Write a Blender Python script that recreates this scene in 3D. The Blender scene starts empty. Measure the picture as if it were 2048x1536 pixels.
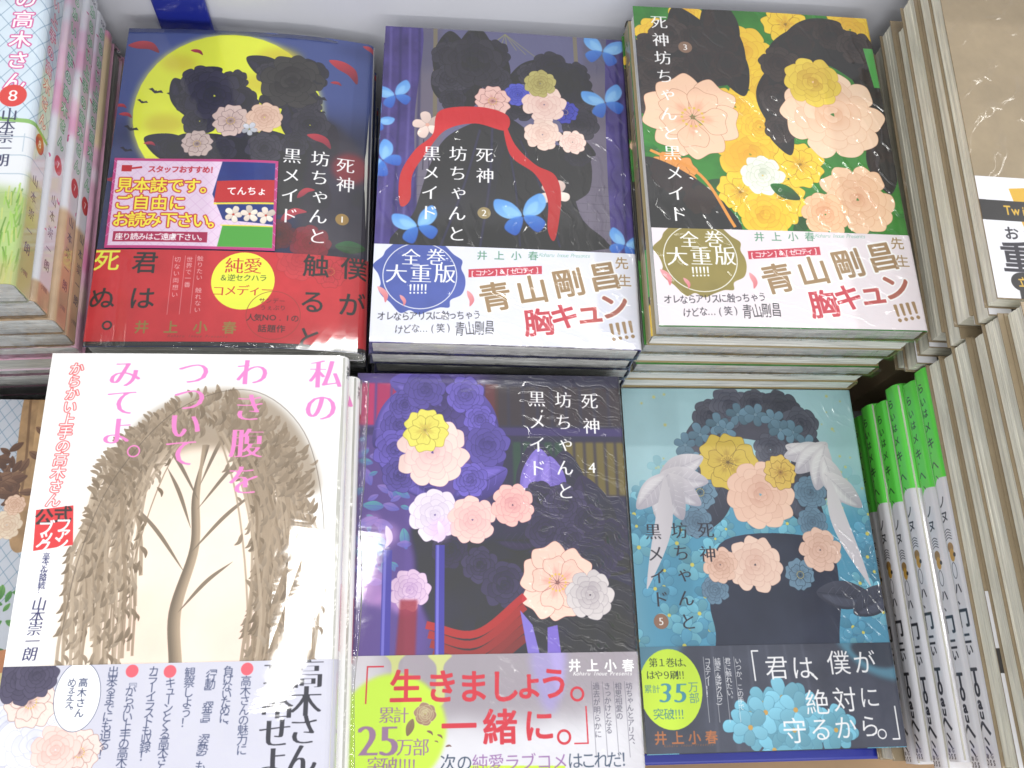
import bpy, math, random
import numpy as np
from mathutils import Matrix, Vector

# ------------------------------------------------------------------ camera, light, exposure
scene = bpy.context.scene
C = scene.collection
cam_d = bpy.data.cameras.new('camera'); cam = bpy.data.objects.new('camera', cam_d); C.objects.link(cam)
CAM_R = ((0.9953290, -0.0122595, -0.0957594), (-0.0213417, 0.9394227, -0.3420957), (0.0941525, 0.3425414, 0.9347731))
cam.matrix_world = Matrix(CAM_R).to_4x4()
cam_d.sensor_width = 36.0; cam_d.lens = 1800.4 / 2048 * 36.0
cam_d.clip_start = 0.01; cam_d.clip_end = 50
scene.camera = cam
world = bpy.data.worlds.new('World'); scene.world = world; world.use_nodes = True
bg = world.node_tree.nodes['Background']; bg.inputs[0].default_value = (0.93, 0.96, 1.0, 1); bg.inputs[1].default_value = 0.70
scene.view_settings.view_transform = 'Standard'; scene.view_settings.look = 'None'
scene.view_settings.exposure = -0.42; scene.view_settings.gamma = 1.0
def lamp(name, loc, size, power, rz=0.0, col=(1, 0.985, 0.95), rx=0.0):
    d = bpy.data.lights.new(name, 'AREA'); d.shape = 'RECTANGLE'; d.size, d.size_y = size; d.energy = power; d.color = col
    o = bpy.data.objects.new(name, d); C.objects.link(o); o.location = loc; o.rotation_euler = (rx, 0, rz)
    o['kind'] = 'structure'
lamp('tube_or_added_light', (-0.225, 0.20, 1.25), (0.085, 0.40), 4.6, math.radians(-20))
lamp('tube_or_added_light', (0.45, -0.55, 1.35), (1.3, 0.12), 10.0)  # added fill tube, set forward so flat covers show no glare
lamp('tube_or_added_light', (-1.7, 0.3, 1.2), (0.10, 1.6), 26.0)  # added side tube far to the left, for glints in film creases
lamp('tube_or_added_light', (0.4, -3.6, 1.3), (4.5, 0.16), 60.0, rx=math.radians(70))  # added distant strip in front, for glints on the wrapped book ends
lamp('tube_or_added_light', (1.7, 0.5, 1.2), (0.10, 1.6), 26.0)  # added counterpart far to the right, for crease glints from that side
lamp('tube_or_added_light', (0.50, 0.79, 1.2), (1.2, 0.035), 8.0)  # added narrow tube, its mirror line in the gap between rows, lights creases
lamp('tube_or_added_light', (0.35, 1.98, 1.2), (1.9, 0.10), 22.0, rx=math.radians(-35))  # added rear tube, beyond mirror reach, for glints in the back covers' folds
lamp('front_fill_light', (0.0, -1.5, 1.1), (2.4, 0.9), 14.0, rx=math.radians(52))  # added soft fill behind the viewer, brightens front-facing page edges
scene.cycles.use_denoising = True
scene.cycles.max_bounces = 6; scene.cycles.transparent_max_bounces = 12

W, H = 128.0, 182.0      # a comic book in millimetres
MM = 0.001

# ------------------------------------------------------------------ print: shapes and lettering laid down in millimetres of paper
rng = np.random.default_rng(7)
def vnoise(h, w, cell, seed=0):
    r = np.random.default_rng(seed); gh, gw = int(h/cell)+3, int(w/cell)+3
    g = r.random((gh, gw)); yy = np.arange(h)/cell; xx = np.arange(w)/cell
    iy = yy.astype(int); ix = xx.astype(int); fy = yy-iy; fx = xx-ix
    fy = (fy*fy*(3-2*fy))[:, None]; fx = (fx*fx*(3-2*fx))[None]
    a = g[iy][:, ix]; b = g[iy][:, ix+1]; c = g[iy+1][:, ix]; d = g[iy+1][:, ix+1]
    return (a*(1-fx)+b*fx)*(1-fy)+(c*(1-fx)+d*fx)*fy
def fbm(h, w, cell, seed=0, oct_=4):
    s = np.zeros((h, w)); a = 1.0; t = 0
    for k in range(oct_):
        s += a*vnoise(h, w, max(cell/2**k, 1.5), seed+k*17); t += a; a *= 0.55
    return s/t
def box(a, r):
    r = int(r)
    if r < 1: return a
    for ax in (0, 1):
        n = a.shape[ax]; pad = [(0, 0)]*a.ndim; pad[ax] = (r+1, r)
        c = np.cumsum(np.pad(a, pad, mode='edge'), axis=ax)
        hi = np.take(c, np.arange(2*r+1, 2*r+1+n), axis=ax); lo = np.take(c, np.arange(0, n), axis=ax)
        a = (hi-lo)/(2*r+1)
    return a
def edges_mask(P0, P1, h, w, SS=3):
    """anti-aliased coverage of closed outlines whose directed edges run P0->P1 (pixel units)"""
    acc = np.zeros((h*SS, w+2))
    y0 = P0[:, 1]*SS; y1 = P1[:, 1]*SS; x0 = P0[:, 0]; x1 = P1[:, 0]
    s = np.where(y1 > y0, 1.0, -1.0); ya = np.minimum(y0, y1); yb = np.maximum(y0, y1)
    r0 = np.clip(np.ceil(ya-0.5).astype(int), 0, h*SS); r1 = np.clip(np.ceil(yb-0.5).astype(int), 0, h*SS)
    n = np.maximum(r1-r0, 0)
    if n.sum() == 0: return np.zeros((h, w))
    e = np.repeat(np.arange(len(n)), n); off = np.arange(n.sum())-np.repeat(np.cumsum(n)-n, n)
    row = r0[e]+off; t = (row+0.5-y0[e])/(y1[e]-y0[e]); x = np.clip(x0[e]+t*(x1[e]-x0[e]), 0, w)
    ix = np.minimum(x.astype(int), w); fx = x-ix
    np.add.at(acc, (row, ix), s[e]*(1-fx)); np.add.at(acc, (row, np.minimum(ix+1, w+1)), s[e]*fx)
    m = np.clip(np.abs(np.cumsum(acc, axis=1)[:, :w]), 0, 1)
    return m.reshape(h, SS, w).mean(axis=1)
def smooth_closed(pts, k=8):
    p = np.array(pts, float); n = len(p); out = []
    for i in range(n):
        a, b, c, d = p[i-1], p[i], p[(i+1) % n], p[(i+2) % n]
        for t in np.arange(k)/k:
            out.append(0.5*((2*b)+(-a+c)*t+(2*a-5*b+4*c-d)*t*t+(-a+3*b-3*c+d)*t**3))
    return np.array(out)
def smooth_open(pts, k=8):
    p = np.array(pts, float); p = np.vstack([2*p[0]-p[1], p, 2*p[-1]-p[-2]]); out = []
    for i in range(1, len(p)-2):
        a, b, c, d = p[i-1], p[i], p[i+1], p[i+2]
        for t in np.arange(k)/k:
            out.append(0.5*((2*b)+(-a+c)*t+(2*a-5*b+4*c-d)*t*t+(-a+3*b-3*c+d)*t**3))
    out.append(p[-2]); return np.array(out)
GN, GP = 96, 20            # glyph cell and its margin
_glyph, _mips = {}, {}
def glyph(ch, wt, style):
    key = (ch, wt, style)
    if key in _mips: return _mips[key]
    cu = bpy.data.curves.new('g', 'FONT'); cu.body = ch; cu.size = 1; cu.resolution_u = 3
    ob = bpy.data.objects.new('g', cu); me = ob.to_mesh()
    nv = len(me.vertices)
    m = np.zeros((GN+2*GP, GN+2*GP))
    if nv:
        co = np.zeros(nv*3); me.vertices.foreach_get('co', co); co = co.reshape(-1, 3)[:, :2]
        half = ord(ch) < 0x2000
        if half: co = co + [0.5-(co[:, 0].min()+co[:, 0].max())/2, 0.04]
        co = np.stack([co[:, 0], 0.88-co[:, 1]], 1)*GN+GP
        P0, P1 = [], []
        for f in me.polygons:
            v = list(f.vertices)
            a = co[v]; ar = 0.5*np.sum(a[:, 0]*np.roll(a[:, 1], -1)-np.roll(a[:, 0], -1)*a[:, 1])
            if ar < 0: a = a[::-1]
            P0.append(a); P1.append(np.roll(a, -1, 0))
        m = edges_mask(np.vstack(P0), np.vstack(P1), *m.shape)
    ob.to_mesh_clear(); bpy.data.objects.remove(ob); bpy.data.curves.remove(cu)
    r = abs(wt)*GN*0.95
    if r > 0.4:                           # heavier (or lighter) weights: grow or shrink the strokes
        n = int(math.ceil(r)); f = np.maximum.reduce if wt > 0 else np.minimum.reduce; st = 1 if n <= 3 else (2 if n <= 6 else 3)
        offs = [(a, b) for a in range(-n, n+1, 1) for b in range(-n, n+1, 1) if r-st-0.5 < math.hypot(a, b) <= r+0.25 or (abs(a) % st == 0 and abs(b) % st == 0 and math.hypot(a, b) <= r)]
        m = f([np.roll(np.roll(m, a, 0), b, 1) for a, b in offs])
    if style == 'm':                      # a brush-and-serif face: thin horizontals, heavy verticals
        v = np.minimum.reduce([np.roll(m, s, 0) for s in (-1, 0, 1)])
        m = np.maximum.reduce([np.roll(v, s, 1) for s in (-1, 0, 1)])
    if style == 'M':
        v = np.minimum.reduce([np.roll(m, s, 0) for s in (-2, -1, 0, 1, 2)])
        m = np.maximum.reduce([np.roll(v, s, 1) for s in (-3, -1, 0, 1, 3)])
    mips = [m]
    while mips[-1].shape[0] > 12:
        a = mips[-1]; a = a[:a.shape[0]//2*2, :a.shape[1]//2*2]
        mips.append((a[::2, ::2]+a[1::2, ::2]+a[::2, 1::2]+a[1::2, 1::2])/4)
    _mips[key] = mips
    return mips

class Print:
    """a sheet of print: w x h mm at s pixels per mm; y runs down from the head of the page"""
    def __init__(self, w, h, base, s=6.0, y0=0.0, mottle=0.0, seed=1):
        self.s, self.y0, self.w, self.h = s, y0, w, h
        self.pw, self.ph = int(round(w*s)), int(round(h*s))
        self.a = np.ones((self.ph, self.pw, 3))*np.array(base)/255.0
        if mottle: self.a *= 1+mottle*(fbm(self.ph, self.pw, 60, seed)[..., None]-0.5)
    def px(self, pts):
        p = np.array(pts, float).reshape(-1, 2); return np.stack([p[:, 0]*self.s, (p[:, 1]-self.y0)*self.s], 1)
    def lay(self, m, x, y, col, al=1.0):
        h, w = m.shape; x0, y0 = max(x, 0), max(y, 0); x1, y1 = min(x+w, self.pw), min(y+h, self.ph)
        if x1 <= x0 or y1 <= y0: return
        k = (m[y0-y:y1-y, x0-x:x1-x]*al)[..., None]
        col = np.array(col, float)/255.0
        if col.ndim == 3: col = col[y0-y:y1-y, x0-x:x1-x]
        r = self.a[y0:y1, x0:x1]; r += (col-r)*k
    def poly(self, pts, col, al=1.0, soft=0.0, smooth=True, shade=0.0, grad=None, seed=3):
        p = self.px(smooth_closed(pts) if smooth else pts)
        pad = int(soft*self.s*2)+2
        x, y = int(p[:, 0].min())-pad, int(p[:, 1].min())-pad
        w, h = int(p[:, 0].max())-x+pad+2, int(p[:, 1].max())-y+pad+2
        if x > self.pw or y > self.ph or x+w < 0 or y+h < 0: return
        q = p-[x, y]; m = edges_mask(q, np.roll(q, -1, 0), h, w, 2)
        if soft:
            r = max(1, int(soft*self.s*0.6)); m = box(box(m, r), r)
        c = np.array(col, float)
        if shade or grad is not None:
            c = np.ones((h, w, 3))*c
            if grad is not None:            # grad = second colour, reached at the lower right
                g = (np.arange(h)[:, None]/h*0.75+np.arange(w)[None]/w*0.25)[..., None]
                c = c*(1-g)+np.array(grad, float)*g
            if shade: c = c*(1+shade*(fbm(h, w, max(8, min(h, w)/3), seed)[..., None]-0.5)*2)
            c = np.clip(c, 0, 255)
        self.lay(m, x, y, c, al)
    def disc(self, c, r, col, al=1.0, soft=0.0, ry=None, rot=0, **k):
        ry = ry or r; a = np.linspace(0, 2*math.pi, 40, endpoint=False); cr, sr = math.cos(rot), math.sin(rot)
        self.poly([(c[0]+r*math.cos(t)*cr-ry*math.sin(t)*sr, c[1]+r*math.cos(t)*sr+ry*math.sin(t)*cr) for t in a], col, al, soft, smooth=False, **k)
    def ring(self, c, r, wd, col, al=1.0, ry=None):
        a = np.linspace(0, 2*math.pi, 49); k = (ry or r)/r
        self.line([(c[0]+r*math.cos(t), c[1]+r*k*math.sin(t)) for t in a], wd, col, al, smooth=False)
    def line(self, pts, wd, col, al=1.0, smooth=True, taper=False, soft=0.0):
        p = smooth_open(pts) if smooth and len(pts) > 2 else np.array(pts, float)
        d = np.gradient(p, axis=0); n = np.stack([-d[:, 1], d[:, 0]], 1); n /= np.maximum(np.hypot(*n.T), 1e-9)[:, None]
        k = np.ones(len(p)) if not taper else np.sin(np.linspace(0.06, math.pi-0.06, len(p)))
        L = p+n*(k*wd/2)[:, None]; R_ = p-n*(k*wd/2)[:, None]
        P0, P1 = [], []
        for i in range(len(p)-1):
            q = self.px([L[i], L[i+1], R_[i+1], R_[i]]); P0.append(q); P1.append(np.roll(q, -1, 0))
        P0 = np.vstack(P0); P1 = np.vstack(P1); pad = int(soft*self.s*2)+2
        x, y = int(P0[:, 0].min())-pad, int(P0[:, 1].min())-pad; w, h = int(P0[:, 0].max())-x+pad+2, int(P0[:, 1].max())-y+pad+2
        if x > self.pw or y > self.ph or x+w < 0 or y+h < 0: return
        m = edges_mask(P0-[x, y], P1-[x, y], h, w, 3)
        if soft: r = max(1, int(soft*self.s*0.6)); m = box(box(m, r), r)
        self.lay(m, x, y, col, al)
    def glyph(self, ch, c, size, col, wt=0.0, style='g', rot=0.0, sx=1.0, sy=1.0, al=1.0, slant=0.0):
        mips = glyph(ch, wt, style); pxs = size*self.s
        k = 0
        while k+1 < len(mips) and GN/2**(k+1) >= pxs*0.9: k += 1
        m = mips[k]; cell = GN/2**k; full = m.shape[0]
        R = int(pxs*0.8*max(sx, sy, 1))+2; cx, cy = self.px([c])[0]
        x, y = int(cx)-R, int(cy)-R; w = 2*R+1
        X, Y = np.meshgrid(np.arange(w)+x-cx+0.5, np.arange(w)+y-cy+0.5)
        cr, sr = math.cos(rot), math.sin(rot); U = X*cr+Y*sr; V = -X*sr+Y*cr; U = U+slant*V
        U = U/(pxs*sx)*cell+full/2-0.5; V = V/(pxs*sy)*cell+full/2-0.5
        iu = np.floor(U).astype(int); iv = np.floor(V).astype(int); fu = U-iu; fv = V-iv
        ok = (iu >= 0) & (iv >= 0) & (iu < full-1) & (iv < full-1); iu = np.clip(iu, 0, full-2); iv = np.clip(iv, 0, full-2)
        g = (m[iv, iu]*(1-fu)+m[iv, iu+1]*fu)*(1-fv)+(m[iv+1, iu]*(1-fu)+m[iv+1, iu+1]*fu)*fv
        self.lay(g*ok, x, y, col, al)
    def text(self, s, p0, p1, size, col, wt=0.0, style='g', rot=0.0, outline=None, sx=1.0, sy=1.0, al=1.0, jitter=0.0, slant=0.0, glow=None):
        """characters set evenly from p0 to p1; columns (mostly downward runs) use the vertical forms"""
        p0, p1 = np.array(p0, float), np.array(p1, float); n = len(s); d = p1-p0
        vert = abs(d[1]) > abs(d[0])*1.5 and n > 1
        r = random.Random(s)
        def put(o, c_, w_, z=1.0, a_=al):
            for i, ch in enumerate(s):
                if ch == ' ': continue
                c = p0+d*(i/(n-1) if n > 1 else 0); rr = rot; c = c+[r.uniform(-1, 1)*jitter*size, r.uniform(-1, 1)*jitter*size] if jitter else c
                k = 1.0
                if vert and ch in 'ー…（）()「」『』': rr = rot+math.pi/2
                if vert and ch in '、。': c = c+np.array([0.55, -0.55])*size
                if vert and ch in 'ゃゅょっャュョッァェぇ': c = c+np.array([0.08, -0.08])*size
                if rot and abs(rot) < 0.6 and not vert: pass
                self.glyph(ch, c, size, c_, w_, style, rr+(r.uniform(-.12, .12) if jitter else 0), sx, sy, a_, slant)
        if glow:
            for w_, a_ in ((0.10, 0.25), (0.075, 0.45), (0.05, 0.7)): put(0, glow, w_, a_=a_)
        if outline: put(0, outline[0], outline[1])
        put(0, col, wt)
    # ---- ornaments
    def rose(self, c, r, col, dark, seed=0, al=1.0, n=9):
        q = random.Random(seed); col = np.array(col, float); dark = np.array(dark, float); kind = seed % 4
        if kind == 3 or r < 9 and max(col) < 120: kind = 0
        if kind == 1 and r > 3:                      # an open camellia: broad petals round a tuft of stamens
            a0 = q.uniform(0, 6); m = 6
            for layer, rr in ((0, 1.0), (1, .7)):
                for i in range(m-layer):
                    a = a0+layer*.5+i*2*math.pi/(m-layer)+q.uniform(-.12, .12); R = r*rr*q.uniform(.93, 1.07); wd = math.pi/m*1.25
                    pts = [(c[0]+R*f*math.cos(a+t), c[1]+R*f*math.sin(a+t)) for t, f in ((-wd*.8, .3), (-wd, .72), (-wd*.55, 1), (-.04, .93), (wd*.45, 1.03), (wd*.98, .74), (wd*.8, .3), (0, .06))]
                    k = q.uniform(0, .14)+layer*.08; self.poly(pts, col*(1-k)+dark*k, al, grad=col*(1-k*.3)+dark*k*.3)
                    self.poly([(c[0]+R*f*math.cos(a+t), c[1]+R*f*math.sin(a+t)) for t, f in ((-wd*.6, .1), (-wd*.45, .42), (0, .6), (wd*.45, .4), (wd*.6, .1))], dark, .4*al, r*.07)
                    self.line(pts[:7], .22, dark*.75, .75*al)
                    for t in (-.22, 0, .2): self.line([(c[0]+R*.25*math.cos(a+t), c[1]+R*.25*math.sin(a+t)), (c[0]+R*.75*math.cos(a+t*1.3), c[1]+R*.75*math.sin(a+t*1.3))], .14, dark, .4*al, smooth=False)
            for i in range(14): a = i*.449; self.line([c, (c[0]+r*.2*math.cos(a), c[1]+r*.2*math.sin(a))], .2, dark*.8, .8*al, smooth=False); self.disc((c[0]+r*.22*math.cos(a), c[1]+r*.22*math.sin(a)), r*.028, (226, 190, 70), al)
            return
        if kind == 3 and r > 3:                      # a ruffled peony
            for k in range(5):
                rr = r*(1-.19*k); m = 11-k; a0 = q.uniform(0, 6)
                pts = []
                for i in range(m*3):
                    a = a0+i*2*math.pi/(m*3); pts.append((c[0]+rr*(1+(.07 if i % 3 == 1 else -.06)*q.uniform(.6, 1.5))*math.cos(a), c[1]+rr*(1+(.07 if i % 3 == 1 else -.06)*q.uniform(.6, 1.5))*math.sin(a)))
                mix = .08+.09*k; self.poly(pts, col*(1-mix)+dark*mix, al, grad=col*(1-mix*.4)+dark*mix*.4); self.line(pts+[pts[0]], .2, dark*.75, .7*al)
                for i in range(m*2): a = a0+i*math.pi/m+.1; self.line([(c[0]+rr*.93*math.cos(a), c[1]+rr*.93*math.sin(a)), (c[0]+rr*.72*math.cos(a+.07), c[1]+rr*.72*math.sin(a+.07))], .16, dark, .5*al, smooth=False)
            return
        for ringi, (rr, cnt) in enumerate(((1.0, n), (0.78, n-1), (0.58, n-3), (0.38, 4), (0.2, 3))):
            a0 = q.uniform(0, 6)
            for i in range(cnt):
                a = a0+i*2*math.pi/cnt+q.uniform(-.15, .15); R = r*rr; wd = math.pi/cnt*1.35
                tip = [(c[0]+R*f*math.cos(a+t), c[1]+R*f*math.sin(a+t)) for t, f in ((-wd, .62), (-wd*.7, .92), (-wd*.2, 1.0+q.uniform(0, .08)), (wd*.35, .98), (wd*.8, .88), (wd, .55))]
                tip += [(c[0]+R*.15*math.cos(a), c[1]+R*.15*math.sin(a))]
                mix = min(1, max(0, 0.16+0.13*ringi*q.uniform(.4, 1.2)+q.uniform(-.1, .1)))
                self.poly(tip, col*(1-mix)+dark*mix, al, grad=col*(1-mix*0.3)+dark*mix*0.3)
                if r > 7: self.poly([(c[0]+R*f*math.cos(a+t), c[1]+R*f*math.sin(a+t)) for t, f in ((-wd*.6, .3), (-wd*.5, .6), (0, .72), (wd*.5, .58), (wd*.6, .3))], dark, .22*al, r*.06)
                self.line(tip[:6], 0.22, dark, 0.55*al)
    def cluster(self, cs, r, col=(66, 64, 74), dark=(30, 29, 36)):
        for i, c in enumerate(cs): self.rose(c, r*(1+.18*math.sin(i*2.3)), np.array(col)*(1+.12*math.sin(i*1.7)), dark, (int(c[0]*7)+i)*4, n=8)
    def flower(self, c, r, col, eye, seed=0, dark=None, n=5):
        q = random.Random(seed); a0 = q.uniform(0, 6); dark = dark if dark is not None else np.array(col)*0.62
        for i in range(n):
            a = a0+i*2*math.pi/n; ca, sa = math.cos(a), math.sin(a); k = q.uniform(.88, 1.08)
            def P(u, v): return (c[0]+r*(u*ca-v*sa)*k, c[1]+r*(u*sa+v*ca)*k)
            pts = [P(.08, 0), P(.35, .3), P(.8, .33), P(1.02, .06), P(.9, -.27), P(.4, -.28)]
            f = q.uniform(.88, 1.12)
            self.poly(pts, np.clip(np.array(col)*f, 0, 255), grad=np.clip(np.array(col)*f*.86, 0, 255)); self.line(pts+[pts[0]], 0.2, dark, .6)
        self.disc(c, r*.13, eye)
    def butterfly(self, c, r, rot=0, col=(70, 150, 240), lite=(150, 210, 255)):
        cr, sr = math.cos(rot), math.sin(rot)
        for sgn in (1, -1):
            def P(u, v): u *= sgn; return (c[0]+r*(u*cr-v*sr), c[1]+r*(u*sr+v*cr))
            self.poly([P(.03, 0), P(.3, -.6), P(.9, -.85), P(1, -.35), P(.6, .05)], col, .95, .5, grad=lite)
            self.poly([P(.03, .05), P(.55, .1), P(.8, .45), P(.45, .8), P(.15, .5)], col, .9, .5, grad=(30, 80, 190))
            self.poly([P(.1, -.05), P(.35, -.4), P(.7, -.5), P(.55, -.1)], lite, .6, .7)
    def leaf(self, c, r, rot, col, dark):
        cr, sr = math.cos(rot), math.sin(rot)
        def P(u, v): return (c[0]+r*(u*cr-v*sr), c[1]+r*(u*sr+v*cr))
        self.poly([P(-1, 0), P(-.4, .42), P(.3, .42), P(1, 0), P(.3, -.42), P(-.4, -.42)], col, grad=dark); self.line([P(-.95, 0), P(.95, 0)], .25, dark, .8)
        if r > 8:
            lit = np.minimum(np.array(col, float)*1.25+14, 255)
            self.poly([P(-.8, .06), P(-.3, .36), P(.3, .36), P(.8, .08), P(.2, .12)], lit, .35, .6)
            for u in (-.6, -.35, -.1, .15, .4): 
                for v in (-1, 1): self.line([P(u, 0), P(u+.16, .2*v), P(u+.24, .33*v*(1-abs(u)*.5))], .18, lit, .5)
    def petal(self, c, r, rot, col, dark):
        cr, sr = math.cos(rot), math.sin(rot)
        def P(u, v): return (c[0]+r*(u*cr-v*sr), c[1]+r*(u*sr+v*cr))
        self.poly([P(-1, .15), P(-.4, -.35), P(.4, -.4), P(1, .2), P(.3, .12), P(-.4, .25)], col, grad=dark)
    def bird(self, c, r, rot=0, col=(40, 40, 55)):
        cr, sr = math.cos(rot), math.sin(rot)
        def P(u, v): return (c[0]+r*(u*cr-v*sr), c[1]+r*(u*sr+v*cr))
        self.poly([P(-1, -.1), P(-.6, -.42), P(-.12, -.1), P(0, -.25), P(.12, -.1), P(.6, -.42), P(1, -.1), P(.55, 0), P(.3, .15), P(0, .3), P(-.3, .15), P(-.55, 0)], col, smooth=False)
    def wash(self, cell, amt, seed=5):
        self.a *= 1+amt*(fbm(self.ph, self.pw, cell*self.s, seed)[..., None]-.5)
    def image(self, name):
        a = np.clip(self.a, 0, 1); lin = np.where(a <= .04045, a/12.92, ((a+.055)/1.055)**2.4)
        lin = lin*.91+.09*lin.mean(axis=2, keepdims=True)
        lin = np.clip(ALBEDO[0]*(lin-ALBEDO[1]), 0.03, 0.84)            # printed inks: what the paper reflects, with blacks lifted to imitate a hazy veil
        srgb = np.where(lin <= .0031308, lin*12.92, 1.055*lin**(1/2.4)-.055)
        im = bpy.data.images.new(name, self.pw, self.ph); buf = np.ones((self.ph, self.pw, 4), np.float32)
        buf[..., :3] = srgb[::-1]; im.pixels.foreach_set(buf.ravel()); im.update(); im.pack()
        return im
ALBEDO = (0.86, 0.0)

# ------------------------------------------------------------------ materials
def nodes(name):
    m = bpy.data.materials.new(name); m.use_nodes = True; nt = m.node_tree; return m, nt, nt.nodes, nt.nodes['Principled BSDF']
def film_bump(nt, b, scale=(30, 30, 30), rot=0.0, strength=0.25, dist=0.0006, detail=3.0, socket='Coat Normal'):
    N = nt.nodes; tc = N.new('ShaderNodeTexCoord'); mp = N.new('ShaderNodeMapping'); mp.inputs['Scale'].default_value = scale; mp.inputs['Rotation'].default_value = (0, 0, rot)
    no = N.new('ShaderNodeTexNoise'); no.inputs['Scale'].default_value = 1.0; no.inputs['Detail'].default_value = detail; no.inputs['Distortion'].default_value = 0.6
    bu = N.new('ShaderNodeBump'); bu.inputs['Strength'].default_value = strength; bu.inputs['Distance'].default_value = dist
    nt.links.new(tc.outputs['Object'], mp.inputs[0]); nt.links.new(mp.outputs[0], no.inputs['Vector']); nt.links.new(no.outputs['Fac'], bu.inputs['Height']); nt.links.new(bu.outputs[0], b.inputs[socket])
    return bu
def crease_bump(nt, b, x0, x1, ang, period, strength):
    """film pulled into sharp folds between x0 and x1 (metres from the middle of the book), on top of the soft wrinkles"""
    N = nt.nodes; L = nt.links; tc = N.new('ShaderNodeTexCoord'); mp = N.new('ShaderNodeMapping'); mp.inputs['Rotation'].default_value = (0, 0, ang)
    wv = N.new('ShaderNodeTexWave'); wv.wave_type = 'BANDS'; wv.bands_direction = 'Y'; wv.inputs['Scale'].default_value = .31/period; wv.inputs['Distortion'].default_value = 9; wv.inputs['Detail'].default_value = 2; wv.inputs['Detail Scale'].default_value = 1.2
    pw = N.new('ShaderNodeMath'); pw.operation = 'POWER'; pw.inputs[1].default_value = 10
    sx = N.new('ShaderNodeSeparateXYZ'); mr = N.new('ShaderNodeMapRange'); mr.interpolation_type = 'SMOOTHSTEP'; mr.inputs[1].default_value = x0; mr.inputs[2].default_value = x1
    no = N.new('ShaderNodeTexNoise'); no.inputs['Scale'].default_value = 38; nr = N.new('ShaderNodeMapRange'); nr.inputs[1].default_value = .45; nr.inputs[2].default_value = .65
    m1 = N.new('ShaderNodeMath'); m1.operation = 'MULTIPLY'; m2 = N.new('ShaderNodeMath'); m2.operation = 'MULTIPLY'
    bu = N.new('ShaderNodeBump'); bu.inputs['Strength'].default_value = strength; bu.inputs['Distance'].default_value = .006
    L.new(tc.outputs['Object'], mp.inputs[0]); L.new(mp.outputs[0], wv.inputs['Vector']); L.new(wv.outputs['Fac'], pw.inputs[0]); L.new(tc.outputs['Object'], sx.inputs[0]); L.new(sx.outputs['X'], mr.inputs[0])
    L.new(tc.outputs['Object'], no.inputs['Vector']); L.new(no.outputs['Fac'], nr.inputs[0]); L.new(pw.outputs[0], m1.inputs[0]); L.new(mr.outputs[0], m1.inputs[1]); L.new(m1.outputs[0], m2.inputs[0]); L.new(nr.outputs[0], m2.inputs[1]); L.new(m2.outputs[0], bu.inputs['Height'])
    old = b.inputs['Coat Normal'].links[0].from_socket; L.new(old, bu.inputs['Normal']); L.new(bu.outputs[0], b.inputs['Coat Normal'])
def printed(name, pr, coat=1.0, coat_rough=0.06, rough=0.45, wrinkle=(22, 7, 22), rot=0.3, strength=0.3, dist=0.0005, creases=None):
    m, nt, N, b = nodes(name); t = N.new('ShaderNodeTexImage'); t.image = pr.image(name); t.extension = 'EXTEND'; t.interpolation = 'Cubic'
    uv = N.new('ShaderNodeUVMap'); uv.uv_map = 'UVMap'; nt.links.new(uv.outputs[0], t.inputs[0])
    nt.links.new(t.outputs[0], b.inputs['Base Color']); b.inputs['Roughness'].default_value = rough; b.inputs['Specular IOR Level'].default_value = 0.3
    b.inputs['Coat Weight'].default_value = coat; b.inputs['Coat Roughness'].default_value = coat_rough; b.inputs['Coat IOR'].default_value = 1.5
    if coat: film_bump(nt, b, wrinkle, rot, strength, dist)
    if creases: crease_bump(nt, b, *creases)
    m['uvsize'] = (pr.w, pr.h, pr.y0); return m
def plain(name, col, rough=0.5, coat=0.0, noise=0.08, scale=40, strength=0.3, coat_rough=0.08):
    m, nt, N, b = nodes(name); tc = N.new('ShaderNodeTexCoord'); no = N.new('ShaderNodeTexNoise'); no.inputs['Scale'].default_value = scale; no.inputs['Detail'].default_value = 5
    rp = N.new('ShaderNodeValToRGB'); rp.color_ramp.elements[0].position = .3; rp.color_ramp.elements[1].position = .7
    rp.color_ramp.elements[0].color = (*[c*(1-noise) for c in col], 1); rp.color_ramp.elements[1].color = (*[min(1, c*(1+noise)) for c in col], 1)
    nt.links.new(tc.outputs['Object'], no.inputs['Vector']); nt.links.new(no.outputs['Fac'], rp.inputs[0]); nt.links.new(rp.outputs[0], b.inputs['Base Color'])
    b.inputs['Roughness'].default_value = rough; b.inputs['Coat Weight'].default_value = coat; b.inputs['Coat Roughness'].default_value = coat_rough
    if coat: film_bump(nt, b, (60, 60, 120), .4, strength)
    return m
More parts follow.
